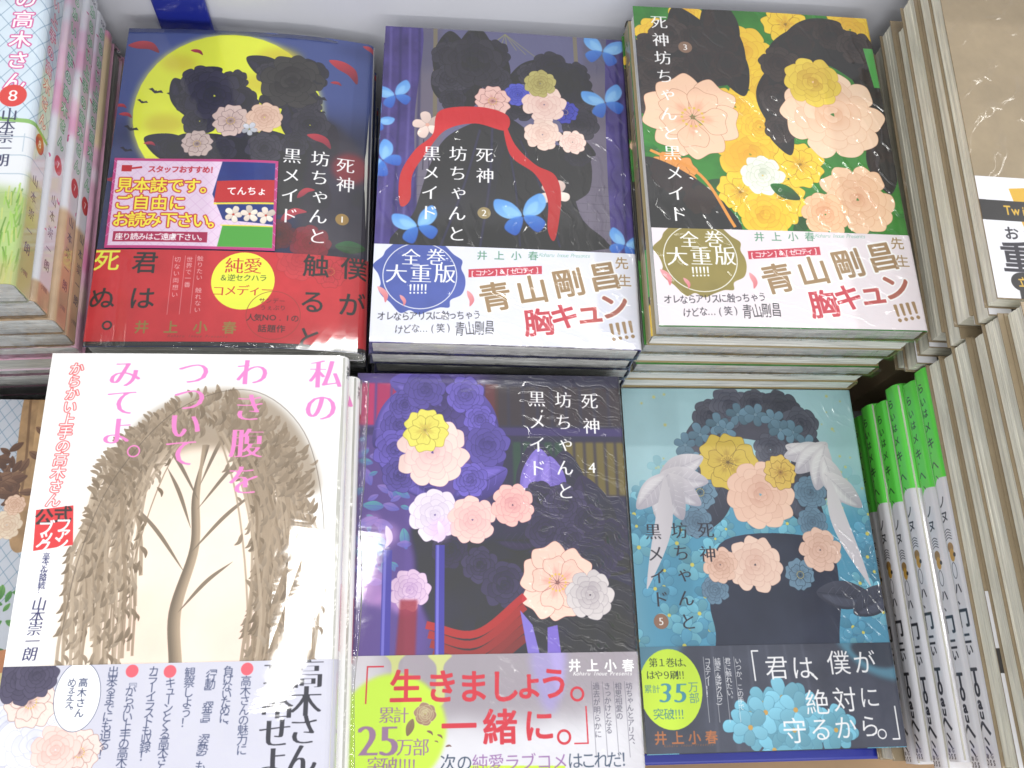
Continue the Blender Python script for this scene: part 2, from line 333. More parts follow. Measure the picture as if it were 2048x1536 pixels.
def paper_edge(name, col, coat, strength=0.5):
    """the cut edges of a block of pages: fine leaf lines along the thickness, crumpled film over them when wrapped"""
    m, nt, N, b = nodes(name); tc = N.new('ShaderNodeTexCoord')
    mp = N.new('ShaderNodeMapping'); mp.inputs['Scale'].default_value = (14, 14, 2600); no = N.new('ShaderNodeTexNoise'); no.inputs['Scale'].default_value = 1; no.inputs['Detail'].default_value = 3
    m2 = N.new('ShaderNodeMapping'); m2.inputs['Scale'].default_value = (60, 40, 500); n2 = N.new('ShaderNodeTexNoise'); n2.inputs['Scale'].default_value = 1; n2.inputs['Detail'].default_value = 2
    mx = N.new('ShaderNodeMath'); mx.operation = 'ADD'; h = N.new('ShaderNodeMath'); h.operation = 'MULTIPLY'; h.inputs[1].default_value = 0.5
    rp = N.new('ShaderNodeValToRGB'); rp.color_ramp.elements[0].position = .34; rp.color_ramp.elements[1].position = .62
    rp.color_ramp.elements[0].color = (*[c*.64 for c in col], 1); rp.color_ramp.elements[1].color = (*col, 1)
    L = nt.links; L.new(tc.outputs['Object'], mp.inputs[0]); L.new(mp.outputs[0], no.inputs['Vector']); L.new(tc.outputs['Object'], m2.inputs[0]); L.new(m2.outputs[0], n2.inputs['Vector'])
    L.new(no.outputs['Fac'], mx.inputs[0]); L.new(n2.outputs['Fac'], mx.inputs[1]); L.new(mx.outputs[0], h.inputs[0]); L.new(h.outputs[0], rp.inputs[0]); L.new(rp.outputs[0], b.inputs['Base Color'])
    bu = N.new('ShaderNodeBump'); bu.inputs['Strength'].default_value = .5; bu.inputs['Distance'].default_value = .0004; L.new(no.outputs['Fac'], bu.inputs['Height']); L.new(bu.outputs[0], b.inputs['Normal'])
    b.inputs['Roughness'].default_value = .8; b.inputs['Coat Weight'].default_value = coat; b.inputs['Coat Roughness'].default_value = .07
    if coat: film_bump(nt, b, (70, 70, 260), .2, strength, .002, 4)
    return m
def film_material(name, rough=0.07, strength=0.6, scale=(120, 30, 60), rot=.4, tint=.12, gain=.6):
    m = bpy.data.materials.new(name); m.use_nodes = True; nt = m.node_tree; N = nt.nodes; N.clear()
    o = N.new('ShaderNodeOutputMaterial'); mx = N.new('ShaderNodeMixShader'); tr = N.new('ShaderNodeBsdfTransparent'); gl = N.new('ShaderNodeBsdfGlossy'); fr = N.new('ShaderNodeFresnel')
    gl.inputs['Roughness'].default_value = rough; fr.inputs[0].default_value = 1.55; ad = N.new('ShaderNodeMath'); ad.operation = 'MULTIPLY_ADD'; ad.inputs[1].default_value = gain; ad.inputs[2].default_value = tint*.1
    tr.inputs[0].default_value = (.97, .975, .98, 1)
    bu = film_bump(nt, gl, scale, rot, strength, .0025, 3, 'Normal'); nt.links.new(bu.outputs[0], fr.inputs['Normal'])
    nt.links.new(fr.outputs[0], ad.inputs[0]); nt.links.new(ad.outputs[0], mx.inputs[0]); nt.links.new(tr.outputs[0], mx.inputs[1]); nt.links.new(gl.outputs[0], mx.inputs[2]); nt.links.new(mx.outputs[0], o.inputs[0])
    return m

# ------------------------------------------------------------------ mesh helpers
def link(name, verts, faces, mat, parent=None, uvs=None, smooth=False, loc=None):
    me = bpy.data.meshes.new(name); me.from_pydata([tuple(v) for v in verts], [], faces); me.materials.append(mat)
    if uvs is not None:
        l = me.uv_layers.new(name='UVMap'); arr = np.array([uvs[v] for f in faces for v in f], np.float32); l.data.foreach_set('uv', arr.ravel())
    if smooth: me.polygons.foreach_set('use_smooth', [True]*len(me.polygons))
    me.update(); o = bpy.data.objects.new(name, me); C.objects.link(o); o.parent = parent
    if loc: o.location = loc
    return o
def box_vf(x0, x1, y0, y1, z0, z1, V=None, F=None):
    V = [] if V is None else V; F = [] if F is None else F; b = len(V)
    V += [(x0, y0, z0), (x1, y0, z0), (x1, y1, z0), (x0, y1, z0), (x0, y0, z1), (x1, y0, z1), (x1, y1, z1), (x0, y1, z1)]
    F += [(b, b+3, b+2, b+1), (b+4, b+5, b+6, b+7), (b, b+1, b+5, b+4), (b+1, b+2, b+6, b+5), (b+2, b+3, b+7, b+6), (b+3, b, b+4, b+7)]
    return V, F
def wrap_path(t, r, off=0.0, w=W, n=22):
    """the way a cover runs round a book, in mm: fore-edge, front, rounded spine, back. -> [(x, z, u)]"""
    P = []; x1 = w/2+off; zt = t+off; zb = -off if off else 0.0
    for i in range(n+1): P.append((-w/2+(w-r)*i/n, zt))
    for k in range(1, 7): a = math.pi/2*k/6; P.append((w/2-r+(r+off)*math.sin(a), t-r+(r+off)*math.cos(a)))
    P.append((x1, t*.5))
    for k in range(0, 6): a = math.pi/2*k/5; P.append((w/2-r+(r+off)*math.cos(a), r-(r+off)*math.sin(a)+(zb if False else 0)))
    for i in (.6, .3, 0): P.append((-w/2+(w-r)*i, -off))
    out = []; u = 0
    for i, (x, z) in enumerate(P):
        if i: u += math.hypot(x-P[i-1][0], z-P[i-1][1])
        out.append((x, z, u))
    return out
def sheet(path, y0, y1, ny, th, warp, uvs):
    """a bent sheet th mm thick running along a path, from y0 to y1 mm; uvs = (width, height, top) of its print"""
    V, F, U = [], [], []; n = len(path); w_, h_, t_ = uvs
    nr = []
    for i in range(n):
        a = path[max(i-1, 0)]; b = path[min(i+1, n-1)]; dx, dz = b[0]-a[0], b[1]-a[1]; l = math.hypot(dx, dz) or 1; nr.append((dz/l, -dx/l))
    for side in (0, 1):
        for j in range(ny+1):
            y = y0+(y1-y0)*j/ny
            for i, (x, z, u) in enumerate(path):
                X, Z = x+nr[i][0]*th*side, z+nr[i][1]*th*side
                # first layer is the outside
                V.append(warp(X, y, Z)); U.append((u/w_, 1-((H/2-y)-t_)/h_))
    S = (ny+1)*n
    for j in range(ny):
        for i in range(n-1):
            a = j*n+i; F.append((a, a+1, a+n+1, a+n)); F.append((S+a, S+a+n, S+a+n+1, S+a+1))
    for j in range(ny):
        for i in (0, n-1):
            a = j*n+i; q = (a, a+n, S+a+n, S+a); F.append(q if i else q[::-1])
    for i in range(n-1):
        for j in (0, ny):
            a = j*n+i; q = (a, S+a, S+a+1, a+1); F.append(q if j else q[::-1])
    return [(x*MM, y*MM, z*MM) for x, y, z in V], F, U

M = {}
def make_book(t, cover, label, obi=None, obi_h=0, r=2.2, droop=0.0, bulge=0.0, wrapped=True, pages='pages_film', w=W, group=None, back=None, seed=0, cat='comic book', name='comic_book'):
    """one book lying on its back, spine towards +x, head towards +y; all lengths in mm"""
    q = random.Random(seed*7+1); root = bpy.data.objects.new(name, None); C.objects.link(root); root.empty_display_size = .02
    root['label'] = label; root['category'] = cat
    if group: root['group'] = group
    def warp(x, y, z):
        s = min(1, max(0, (x-5)/(w/2-5))); k = z/t
        z2 = z*(1-droop/t*s*s)+k*bulge*(math.sin((x/w+.5)*math.pi)*.9+.25*math.sin(y*.05+seed)*math.sin(x*.06+1))
        return (x, y, z2)
    path = wrap_path(t, r, 0.0, w)
    V, F, U = sheet(path, -H/2, H/2, 10, .45, warp, cover['uvsize'])
    link('cover', V, F, cover, root, U, smooth=False)
    # page block: signatures of slightly different trim
    V, F = [], []; ns = 9; z0, z1 = .7, t-.7; iw = w/2-1.2; nx = 14
    for k in range(ns):
        a = z0+(z1-z0)*k/ns; b = z0+(z1-z0)*(k+1)/ns; g = q.uniform(0, .35); e = q.uniform(0, .3); b0 = len(V)
        X = [-iw+g+(2*iw-g-.3)*i/nx for i in range(nx+1)]
        for y in (-H/2+.6+e, H/2-.6-e):
            for z in (a, b):
                for x in X: V.append(tuple(c*MM for c in warp(x, y, z)))
        m_ = nx+1
        for i in range(nx):
            A = b0+i; F += [(A, A+1, A+m_+1, A+m_), (A+2*m_, A+3*m_, A+3*m_+1, A+2*m_+1), (A+m_, A+m_+1, A+3*m_+1, A+3*m_), (A, A+2*m_, A+2*m_+1, A+1)]
        F += [(b0, b0+m_, b0+3*m_, b0+2*m_), (b0+nx, b0+2*m_+nx, b0+3*m_+nx, b0+m_+nx)]
    link('page_block', V, F, M[pages], root)
    if obi is not None:
        p2 = wrap_path(t, r, .28, w); V, F, U = sheet(p2, -H/2+.4, -H/2+obi_h, 6, .2, warp, obi['uvsize']); link('paper_band', V, F, obi, root, U)
    root['t'] = t; root['seed'] = seed
    return root, warp
def copy_book(root, label):
    r = root.copy(); C.objects.link(r); r['label'] = label
    for ch in root.children:
        c = ch.copy(); C.objects.link(c); c.parent = r; c.matrix_parent_inverse = Matrix.Identity(4)
    return r
def place(o, x, y, z, rz=0.0): o.location = (x, y, z); o.rotation_euler = (0, 0, math.radians(rz))
def tag(o, label=None, cat=None, kind=None, group=None):
    if label: o['label'] = label
    if cat: o['category'] = cat
    if kind: o['kind'] = kind
    if group: o['group'] = group
    return o
# ------------------------------------------------------------------ the prints
WHITE = (250, 250, 250); INK = (38, 36, 48)
def petals(pr, spots, col=(205, 60, 72), dark=(120, 40, 60)):
    for i, (c, r, a) in enumerate(spots): pr.petal(c, r, a, col, dark)
def disc_no(pr, c, ch, col, r=3.3): pr.disc(c, r, col); pr.glyph(ch, c, 5.2, WHITE, 0.005, 'm')

def art_one():
    p = Print(W+16, H, (72, 88, 150), seed=11)
    p.poly([(-5, 60), (150, 50), (150, 190), (-5, 190)], (44, 48, 72), .85, 14, smooth=False)
    for i in range(16): q = random.Random(i); p.disc((q.uniform(0, 130), q.uniform(5, 110)), q.uniform(10, 22), (38, 44, 92) if i % 2 else (104, 120, 180), .35, 6, ry=q.uniform(4, 9))
    m = (55.2, 51.5); p.disc(m, 48.5, (250, 246, 120), .6, 2.5, ry=50); p.disc(m, 47.3, (236, 246, 24), ry=49, shade=.05)
    for c, r in (((28.2, 22.3), 9), ((79.1, 16.5), 12), ((69.8, 33.0), 10), ((24.3, 59.8), 10), ((89.3, 60.2), 8)): p.disc(c, r, (214, 190, 30), .6, 4, ry=r*.6)
    # the pictured couple is left out: dark roses and leaves of the same tones stand in front of the moon
    for c, r, a in (((30.7, 74.5), 17, .4), ((44.9, 82.8), 20, 2.6), ((68.1, 82.0), 22, -.3), ((87.8, 78.3), 22, .8), ((102.5, 71.8), 18, 1.9), ((89.1, 57.1), 15, 1.3), ((90.7, 38.4), 17, 1.5), ((74.3, 23.2), 14, .5), ((39.1, 31.3), 13, 2.6), ((32.7, 44.1), 14, 1.1), ((62.4, 70.3), 15, 2.1)): p.leaf(c, r, a, (52, 50, 66), (34, 32, 42))
    p.poly([(29.1, 70.1), (47.0, 64.9), (72.2, 68.4), (92.0, 63.1), (102.9, 80.8), (104.1, 107.0), (31.7, 109.1)], (40, 38, 48), shade=.15)
    p.poly([(101.7, 53.5), (114.7, 59.2), (128.0, 79.9), (129.3, 128.9), (95.4, 129.7), (95.4, 81.0)], (60, 56, 64), .85, 4, shade=.25)
    p.cluster(((36.6, 45.5), (39.3, 32.9), (57.0, 32.0), (60.4, 44.4), (41.5, 57.6), (74.5, 26.4), (95.2, 25.4), (78.1, 42.1), (94.8, 42.9), (96.7, 56.8), (30.7, 74.5), (52.8, 75.2), (75.0, 72.8), (89.8, 69.3)), 8.5)
    p.rose((47.6, 41.9), 15, (66, 64, 80), (28, 26, 36), 3); p.rose((86.4, 30.6), 16.5, (74, 72, 70), (28, 26, 30), 4)
    p.rose((56.9, 56.9), 9.5, (222, 196, 186), (150, 120, 122), 5); p.rose((73.7, 54.1), 9, (240, 205, 180), (190, 140, 120), 6)
    p.rose((41.4, 71.1), 8, (206, 184, 176), (140, 116, 120), 9); p.flower((66.7, 61.7), 4.2, (210, 214, 224), (150, 150, 90), 4)
    for c, r in (((17.9, 40.2), 4), ((27.6, 42.8), 4.5), ((99.7, 39.5), 5), ((99.3, 30.0), 3), ((11.9, 46.6), 3), ((8.0, 62.9), 4), ((7.0, 75.4), 3.4), ((101.4, 47.9), 3)): p.bird(c, r, .3, (48, 46, 60))
    petals(p, (((9.4, 12.0), 8.5, .25), ((36.6, 14.5), 3.5, .4), ((113.3, 19.7), 10, .7), ((108.9, 28.9), 3, .2), ((4.6, 54.6), 3.5, .3), ((1.5, 49.2), 3.2, .2), ((18.2, 71.4), 3, .2), ((102.2, 65.2), 7, .5), ((126.6, 4.1), 5, .6), ((4.7, 90.6), 6, 2.6), ((78.0, -2.5), 4, .4), ((96.2, 97.1), 5, -.6), ((90.8, 110.2), 7, -.5)))
    p.disc((117.9, 80.2), 9, (150, 40, 50), .8, 3); p.rose((100.0, 125.4), 10, (150, 50, 60), (90, 30, 40), 8, .8); p.rose((85.3, 121.6), 8, (110, 44, 54), (60, 30, 40), 18, .7)
    p.text('死神', (115.4, 78.5), (115.8, 89.8), 9.6, WHITE, -.004, 'm'); p.text('坊ちゃんと', (102.7, 76.3), (103.2, 121.1), 9.6, WHITE, -.004, 'm'); p.text('黒メイド', (88.9, 76.2), (89.1, 110.8), 9.6, WHITE, -.004, 'm')
    disc_no(p, (114.8, 110.4), '1', (156, 124, 60))
    p.leaf((119.5, 125.8), 7.5, 0, (30, 110, 66), (16, 70, 44))
    p.poly([(128.5, 0), (145, 0), (145, 182), (128.5, 182)], (236, 236, 238), smooth=False)
    return p
def obi_one():
    p = Print(W+16, 51, (204, 42, 50), y0=131, mottle=.12, seed=3); p.poly([(0, 179.5), (150, 179.5), (150, 183), (0, 183)], (40, 34, 44), smooth=False)
    p.rose((95.7, 135.1), 11, (214, 60, 66), (150, 34, 46), 3, .8); p.rose((119.6, 130.5), 10, (196, 46, 56), (120, 30, 40), 4, .7); p.rose((110.3, 140.3), 9, (206, 50, 60), (140, 30, 40), 5, .6)
    K = (44, 22, 34)
    for s, a, z in (('僕が', ((121.8, 137.3), (121.2, 157.0)), 13.5), ('触ると', ((103.5, 137.7), (102.0, 176.3)), 13), ('君は', ((23.5, 138.6), (24.1, 157.4)), 12.5), ('ぬ', ((5.8, 157.4), (5.8, 157.4)), 12.5)): p.text(s, *a, z, K, .012)
    p.glyph('死', (5.6, 137.4), 12.5, (236, 240, 60), .016); p.ring((9.7, 171.4), 1.9, .9, K)
    c = (69.7, 147.6); p.disc(c, 14.8, (238, 246, 40), ry=15.2)
    p.text('純愛', (65.1, 139.6), (73.8, 139.4), 9, (206, 50, 40), 0, 'm'); p.text('＆逆セクハラ', (60.5, 146.1), (79.0, 145.8), 3.9, (60, 70, 30)); p.text('コメディー', (58.7, 153.1), (81.3, 152.1), 6.2, (206, 50, 40), 0, 'm')
    for s, a, b in (('触りたい 触れない', (48.9, 136.2), (49.9, 163.2)), ('世界で一番', (44.0, 136.8), (44.1, 150.2)), ('切ない両想い', (38.4, 137.0), (38.8, 155.5))):
        p.text(s, a, b, 3.1, (240, 190, 190), -.004); p.line([(a[0]-2.1, a[1]-2), (a[0]-2.1, a[1]+29)], .2, (240, 190, 190), .8, smooth=False)
    p.text('井上小春', (25.5, 172.2), (65.3, 172.2), 6.8, (150, 126, 62), .02); p.text('Koharu Inoue Presents', (38.4, 176.6), (64.5, 176.8), 1.9, (130, 70, 60), -.005, slant=.3)
    p.ring((84.9, 165.2), 12.5, .3, (150, 60, 50), .9); p.text('サンデー', (79.3, 157.7), (88.6, 157.6), 3, (100, 40, 44)); p.text('うぇぶり', (80.0, 161.4), (89.1, 161.2), 3, (100, 40, 44)); p.text('人気NO.1の', (74.6, 166.7), (95.0, 166.4), 4, (70, 30, 40), .01); p.text('話題作', (80.3, 172.2), (88.8, 172.1), 4.2, (70, 30, 40), .01)
    return p
SK = None
def sticker_art():
    p = Print(82, 50, (196, 60, 130)); p.poly([(1.4, 1.4), (80.6, 1.4), (80.6, 48.6), (1.4, 48.6)], (232, 206, 232), smooth=False)
    for i in range(-6, 18):
        for k in (1, -1): p.line([(i*6, 1.4), (i*6+k*47, 48.6)], .25, (216, 176, 216), .8, smooth=False)
    # the shop's mascot is left out: plain patches of its colours
    p.poly([(54, 1.4), (80.6, 1.4), (80.6, 36), (56, 34), (50, 20)], (38, 62, 130), shade=.1, smooth=False); p.poly([(52, 12.5), (80.6, 11), (80.6, 23.5), (51, 24.5)], (196, 44, 46), smooth=False)
    p.line([(51, 25.2), (80.6, 24.2)], 1, (240, 220, 60), smooth=False); p.text('てんちょ', (59.5, 18), (74.5, 17.6), 5, WHITE, .02)
    p.poly([(56, 37), (80.6, 37), (80.6, 48.6), (54, 48.6)], (82, 168, 66), smooth=False)
    for k, c in enumerate(((61, 31), (69, 30.5), (77, 31))): p.flower(c, 4.6, (246, 230, 216), (196, 70, 50), k)
    p.line([(55, 37), (80.6, 37)], .6, (240, 220, 60), smooth=False)
    p.poly([(4, 4), (9, 4), (9, 7.6), (4, 7.6)], (196, 40, 50), smooth=False); p.line([(9, 5.8), (14, 5)], 1.1, (196, 40, 50)); 
    p.text('スタッフおすすめ！', (19, 6), (50, 6.2), 4.2, (196, 40, 60), .035)
    for s, y, x1 in (('見本誌です。', 15.2, 48), ('ご自由に', 24.8, 33), ('お読み下さい。', 34.4, 53)): p.text(s, (6.5, y), (x1, y+.2), 8.8, (250, 240, 40), .028, outline=((200, 40, 60), .085))
    p.poly([(3.5, 41), (49, 41), (49, 46.6), (3.5, 46.6)], (176, 40, 84), smooth=False); p.text('座り読みはご遠慮下さい。', (6.5, 43.8), (47, 43.8), 4, WHITE, .02)
    return p

def art_two():
    p = Print(W+16, H, (112, 106, 124), seed=21)
    p.poly([(-1.7, -0.4), (132.1, -4.0), (132.0, 22.5), (-1.7, 28.7)], (94, 92, 120), .8, 6, smooth=False); p.poly([(30.0, -2.9), (105.9, -5.4), (103.0, 80.5), (31.8, 84.5)], (104, 104, 146), .7, 3, smooth=False)
    for i in range(9):                                   # a tiled floor
        y = 92+i*5; p.line([(8, y), (122, y+1.5)], .25, (84, 76, 92), .7, smooth=False)
        for j in range(14): x = 6+j*9+(i % 2)*4.5; p.line([(x, y), (x-.6, y+5)], .25, (84, 76, 92), .7, smooth=False)
    for x in ((26.4, 13.9)[0], (101.3, 8.3)[0]): p.line([(x, 0), (x+1, 60)], 2.2, (132, 122, 92), .8, smooth=False)
    for i in range(7): p.line([(63.6, 1.2), ((63.6, 1.2)[0]-14+i*5, 8+random.Random(i).uniform(2, 8))], .5, (150, 150, 96), .6)
    for x0, x1 in ((-6, 19), (119, 146)):                  # purple curtains
        p.poly([(x0, -3), (x1, -3), (x1-2, 60), (x1+1, 120), (x1-1, 186), (x0, 186)], (72, 60, 128), shade=.2)
        for k in range(5): x = x0+4+k*5; p.line([(x, 0), (x+1, 60), (x-.5, 182)], 1.3, (106, 94, 168) if k % 2 else (46, 40, 92), .6, soft=.6)
    for x in range(5): p.line([(22+x*3, 70+x*3), (22+x*3, 88+x*3)], .5, (50, 44, 62), .8)
    # plain stand-in for the pictured pair: draped dark cloth, a red ribbon and garden roses
    p.poly([(35.2, 66.5), (58.2, 54.4), (71.1, 58.2), (91.4, 81.2), (100.7, 109.8), (105.1, 129.3), (12.4, 133.4), (18.9, 111.1), (25.6, 84.9)], (42, 40, 54), shade=.2)
    p.poly([(65.9, 64.6), (89.1, 69.3), (105.8, 74.4), (106.3, 95.1), (95.8, 107.2), (112.8, 123.3), (110.1, 129.0), (60.6, 131.3)], (32, 32, 42), shade=.2)
    for a, b in (((50.5, 62.5), (31.5, 131.2)), ((56.9, 59.1), (50.9, 130.3)), ((63.4, 61.7), (70.5, 129.4)), ((71.0, 67.3), (90.2, 128.6))): p.line([a, ((a[0]+b[0])/2+1.5, (a[1]+b[1])/2), b], 1.1, (66, 66, 92), .7, soft=.5)
    for c, r, a in (((35.8, 22.9), 22, 1.5), ((47.6, 18.8), 22, 1.6), ((56.9, 24.6), 20, 1.4), ((32.2, 39.0), 13, 1.1), ((41.3, 44.7), 15, 2.2), ((90.1, 25.5), 17, .3), ((100.4, 37.6), 16, 1.3), ((102.6, 53.1), 13, 1.8), ((76.8, 24.8), 14, 2.6), ((99.5, 68.7), 12, .5)): p.leaf(c, r, a, (48, 47, 56), (30, 29, 36))
    p.cluster(((33.1, 16.6), (34.7, 32.5), (36.2, 45.0), (56.9, 14.9), (58.2, 30.9), (76.7, 26.4), (87.5, 20.8), (100.8, 24.7), (104.3, 40.5), (102.5, 56.2), (100.6, 74.7), (71.2, 47.4)), 8.5)
    p.rose((46.3, 20.5), 16, (64, 62, 70), (26, 25, 30), 7); p.rose((95.3, 31.5), 14, (54, 52, 62), (22, 22, 28), 8)
    p.rose((70.0, 39.6), 7, (90, 96, 210), (40, 50, 150), 12); p.rose((94.8, 49.0), 7, (70, 76, 190), (34, 36, 120), 13)
    p.rose((56.9, 44.6), 9.5, (246, 202, 190), (196, 120, 116), 9); p.rose((83.9, 45.0), 11.5, (250, 222, 208), (216, 160, 150), 10); p.rose((82.0, 31.8), 8.5, (196, 186, 108), (136, 120, 62), 11)
    p.rose((82.7, 63.6), 9.5, (248, 222, 206), (210, 160, 146), 15); p.rose((98.2, 67.2), 7, (250, 226, 212), (214, 160, 150), 16)
    p.flower((23.7, 61.2), 8, (246, 218, 206), (230, 170, 150), 2); p.flower((87.9, 99.0), 8.5, (246, 218, 206), (230, 170, 150), 3)
    p.poly([(29.9, 52.2), (50.4, 48.7), (64.7, 53.1), (63.4, 62.3), (47.9, 59.0), (32.7, 64.2), (22.9, 79.2), (17.0, 91.2), (16.3, 105.5), (11.5, 108.6), (10.9, 91.5), (17.8, 76.5), (26.4, 67.0)], (222, 34, 40), grad=(190, 24, 34)); p.poly([(62.1, 54.2), (68.4, 70.5), (78.6, 81.9), (88.7, 87.8), (91.4, 101.7), (87.8, 124.5), (84.2, 119.1), (84.5, 102.0), (78.5, 87.8), (65.8, 76.7)], (214, 32, 40), grad=(180, 22, 34))
    for c, r, a in (((116.3, 8.2), 11, .2), ((116.3, 41.3), 11, -.3), ((6.6, 43.9), 9, -.3), ((1.9, 83.3), 10, -.8), ((71.9, 111.8), 13, -.2), ((20.4, 119.9), 11, -.3), ((-1.6, 59.7), 7, .6), ((122.8, 125.7), 9, .3)): p.butterfly(c, r, a)
    p.text('死神', (52.9, 77.7), (53.2, 89.8), 9.4, WHITE, -.006, 'm'); p.text('坊ちゃんと', (39.5, 77.6), (39.4, 123.4), 9.4, WHITE, -.006, 'm'); p.text('黒メイド', (26.4, 78.1), (25.7, 112.1), 9.4, WHITE, -.006, 'm')
    disc_no(p, (52.8, 111.3), '2', (156, 138, 92))
    p.poly([(128.5, 0), (145, 0), (145, 182), (128.5, 182)], (58, 62, 120), smooth=False)
    return p
def obi_reprint(splash, tint):
    p = Print(W+16, 62, tint, y0=120, mottle=.02)
    q = random.Random(5); c = (22.3, 146.9)
    p.poly([(c[0]+(21+q.uniform(-2.2, 2))*math.cos(a*math.pi/14), c[1]+(20+q.uniform(-2.2, 2.4))*math.sin(a*math.pi/14)) for a in range(28)], splash, shade=.08); p.ring(c, 17.5, .45, WHITE, .9)
    p.text('全巻', (17.8, 137.2), (29.7, 136.7), 9.6, WHITE, .005, 'm'); p.text('大重版', (11.2, 146.3), (34.2, 145.4), 10.8, WHITE, .005, 'm'); p.text('！！！！！', (19.7, 154.2), (26.8, 153.9), 6.5, WHITE, .01)
    p.text('井上小春', (51.9, 134.9), (76.8, 134.1), 5.2, (104, 158, 130), .014); p.text('Koharu Inoue Presents', (80.7, 133.4), (104.4, 132.9), 3, (150, 192, 176), -.006, slant=.3)
    p.poly([(45.0, 142.8), (80.9, 139.4), (81.0, 143.7), (45.2, 147.1)], (206, 60, 82), smooth=False)
    for i in range(12): y = i*1.3; a = (45.0, 143.1); p.disc((a[0]+.1, a[1]+y*.3), .35, tint)
    p.text('[コナン]&[ゼロティ]', (47.4, 144.8), (78.6, 141.6), 3.5, WHITE, .014)
    G = (164, 134, 96)
    p.text('青山剛昌', (58.2, 156.6), (111.5, 143.5), 16, G, .028, rot=-.2, outline=(WHITE, .075)); p.text('先生', (120.5, 136.0), (121.5, 145.5), 7, G, .016, outline=(WHITE, .05))
    Rr = (204, 62, 78); p.glyph('胸', (78.9, 169.2), 14.8, WHITE, .08, rot=-.12); p.glyph('胸', (78.9, 169.2), 14.8, Rr, .03, rot=-.12)
    for ch, c2, s_, col in (('キ', (91.2, 165.6), 14.5, Rr), ('ュ', (103.4, 162.8), 15, (196, 84, 82)), ('ン', (115.7, 159.2), 15, (176, 100, 84))): p.glyph(ch, c2, s_, WHITE, .08, rot=-.15); p.glyph(ch, c2, s_, col, .03, rot=-.15)
    p.text('！！！！', (117.0, 172.7), (126.3, 170.9), 11.5, G, .02, rot=-.15)
    p.text('オレならアリスに触っちゃう', (5.1, 168.7), (49.5, 166.6), 4.1, INK, .008, jitter=.06, sy=1.2); p.text('けどな…(笑)', (13.4, 175.0), (36.4, 173.5), 4.1, INK, .008, jitter=.06, sy=1.2); p.text('青山剛昌', (41.8, 174.1), (55.4, 172.8), 4.8, INK, .008, jitter=.05, sy=1.6)
    petals(p, (((5.3, 157.1), 4.6, 1.1), ((14.7, 160.1), 3, 1.2), ((46.3, 158.1), 4.2, 1.4)), (238, 168, 172), (220, 110, 120))
    return p

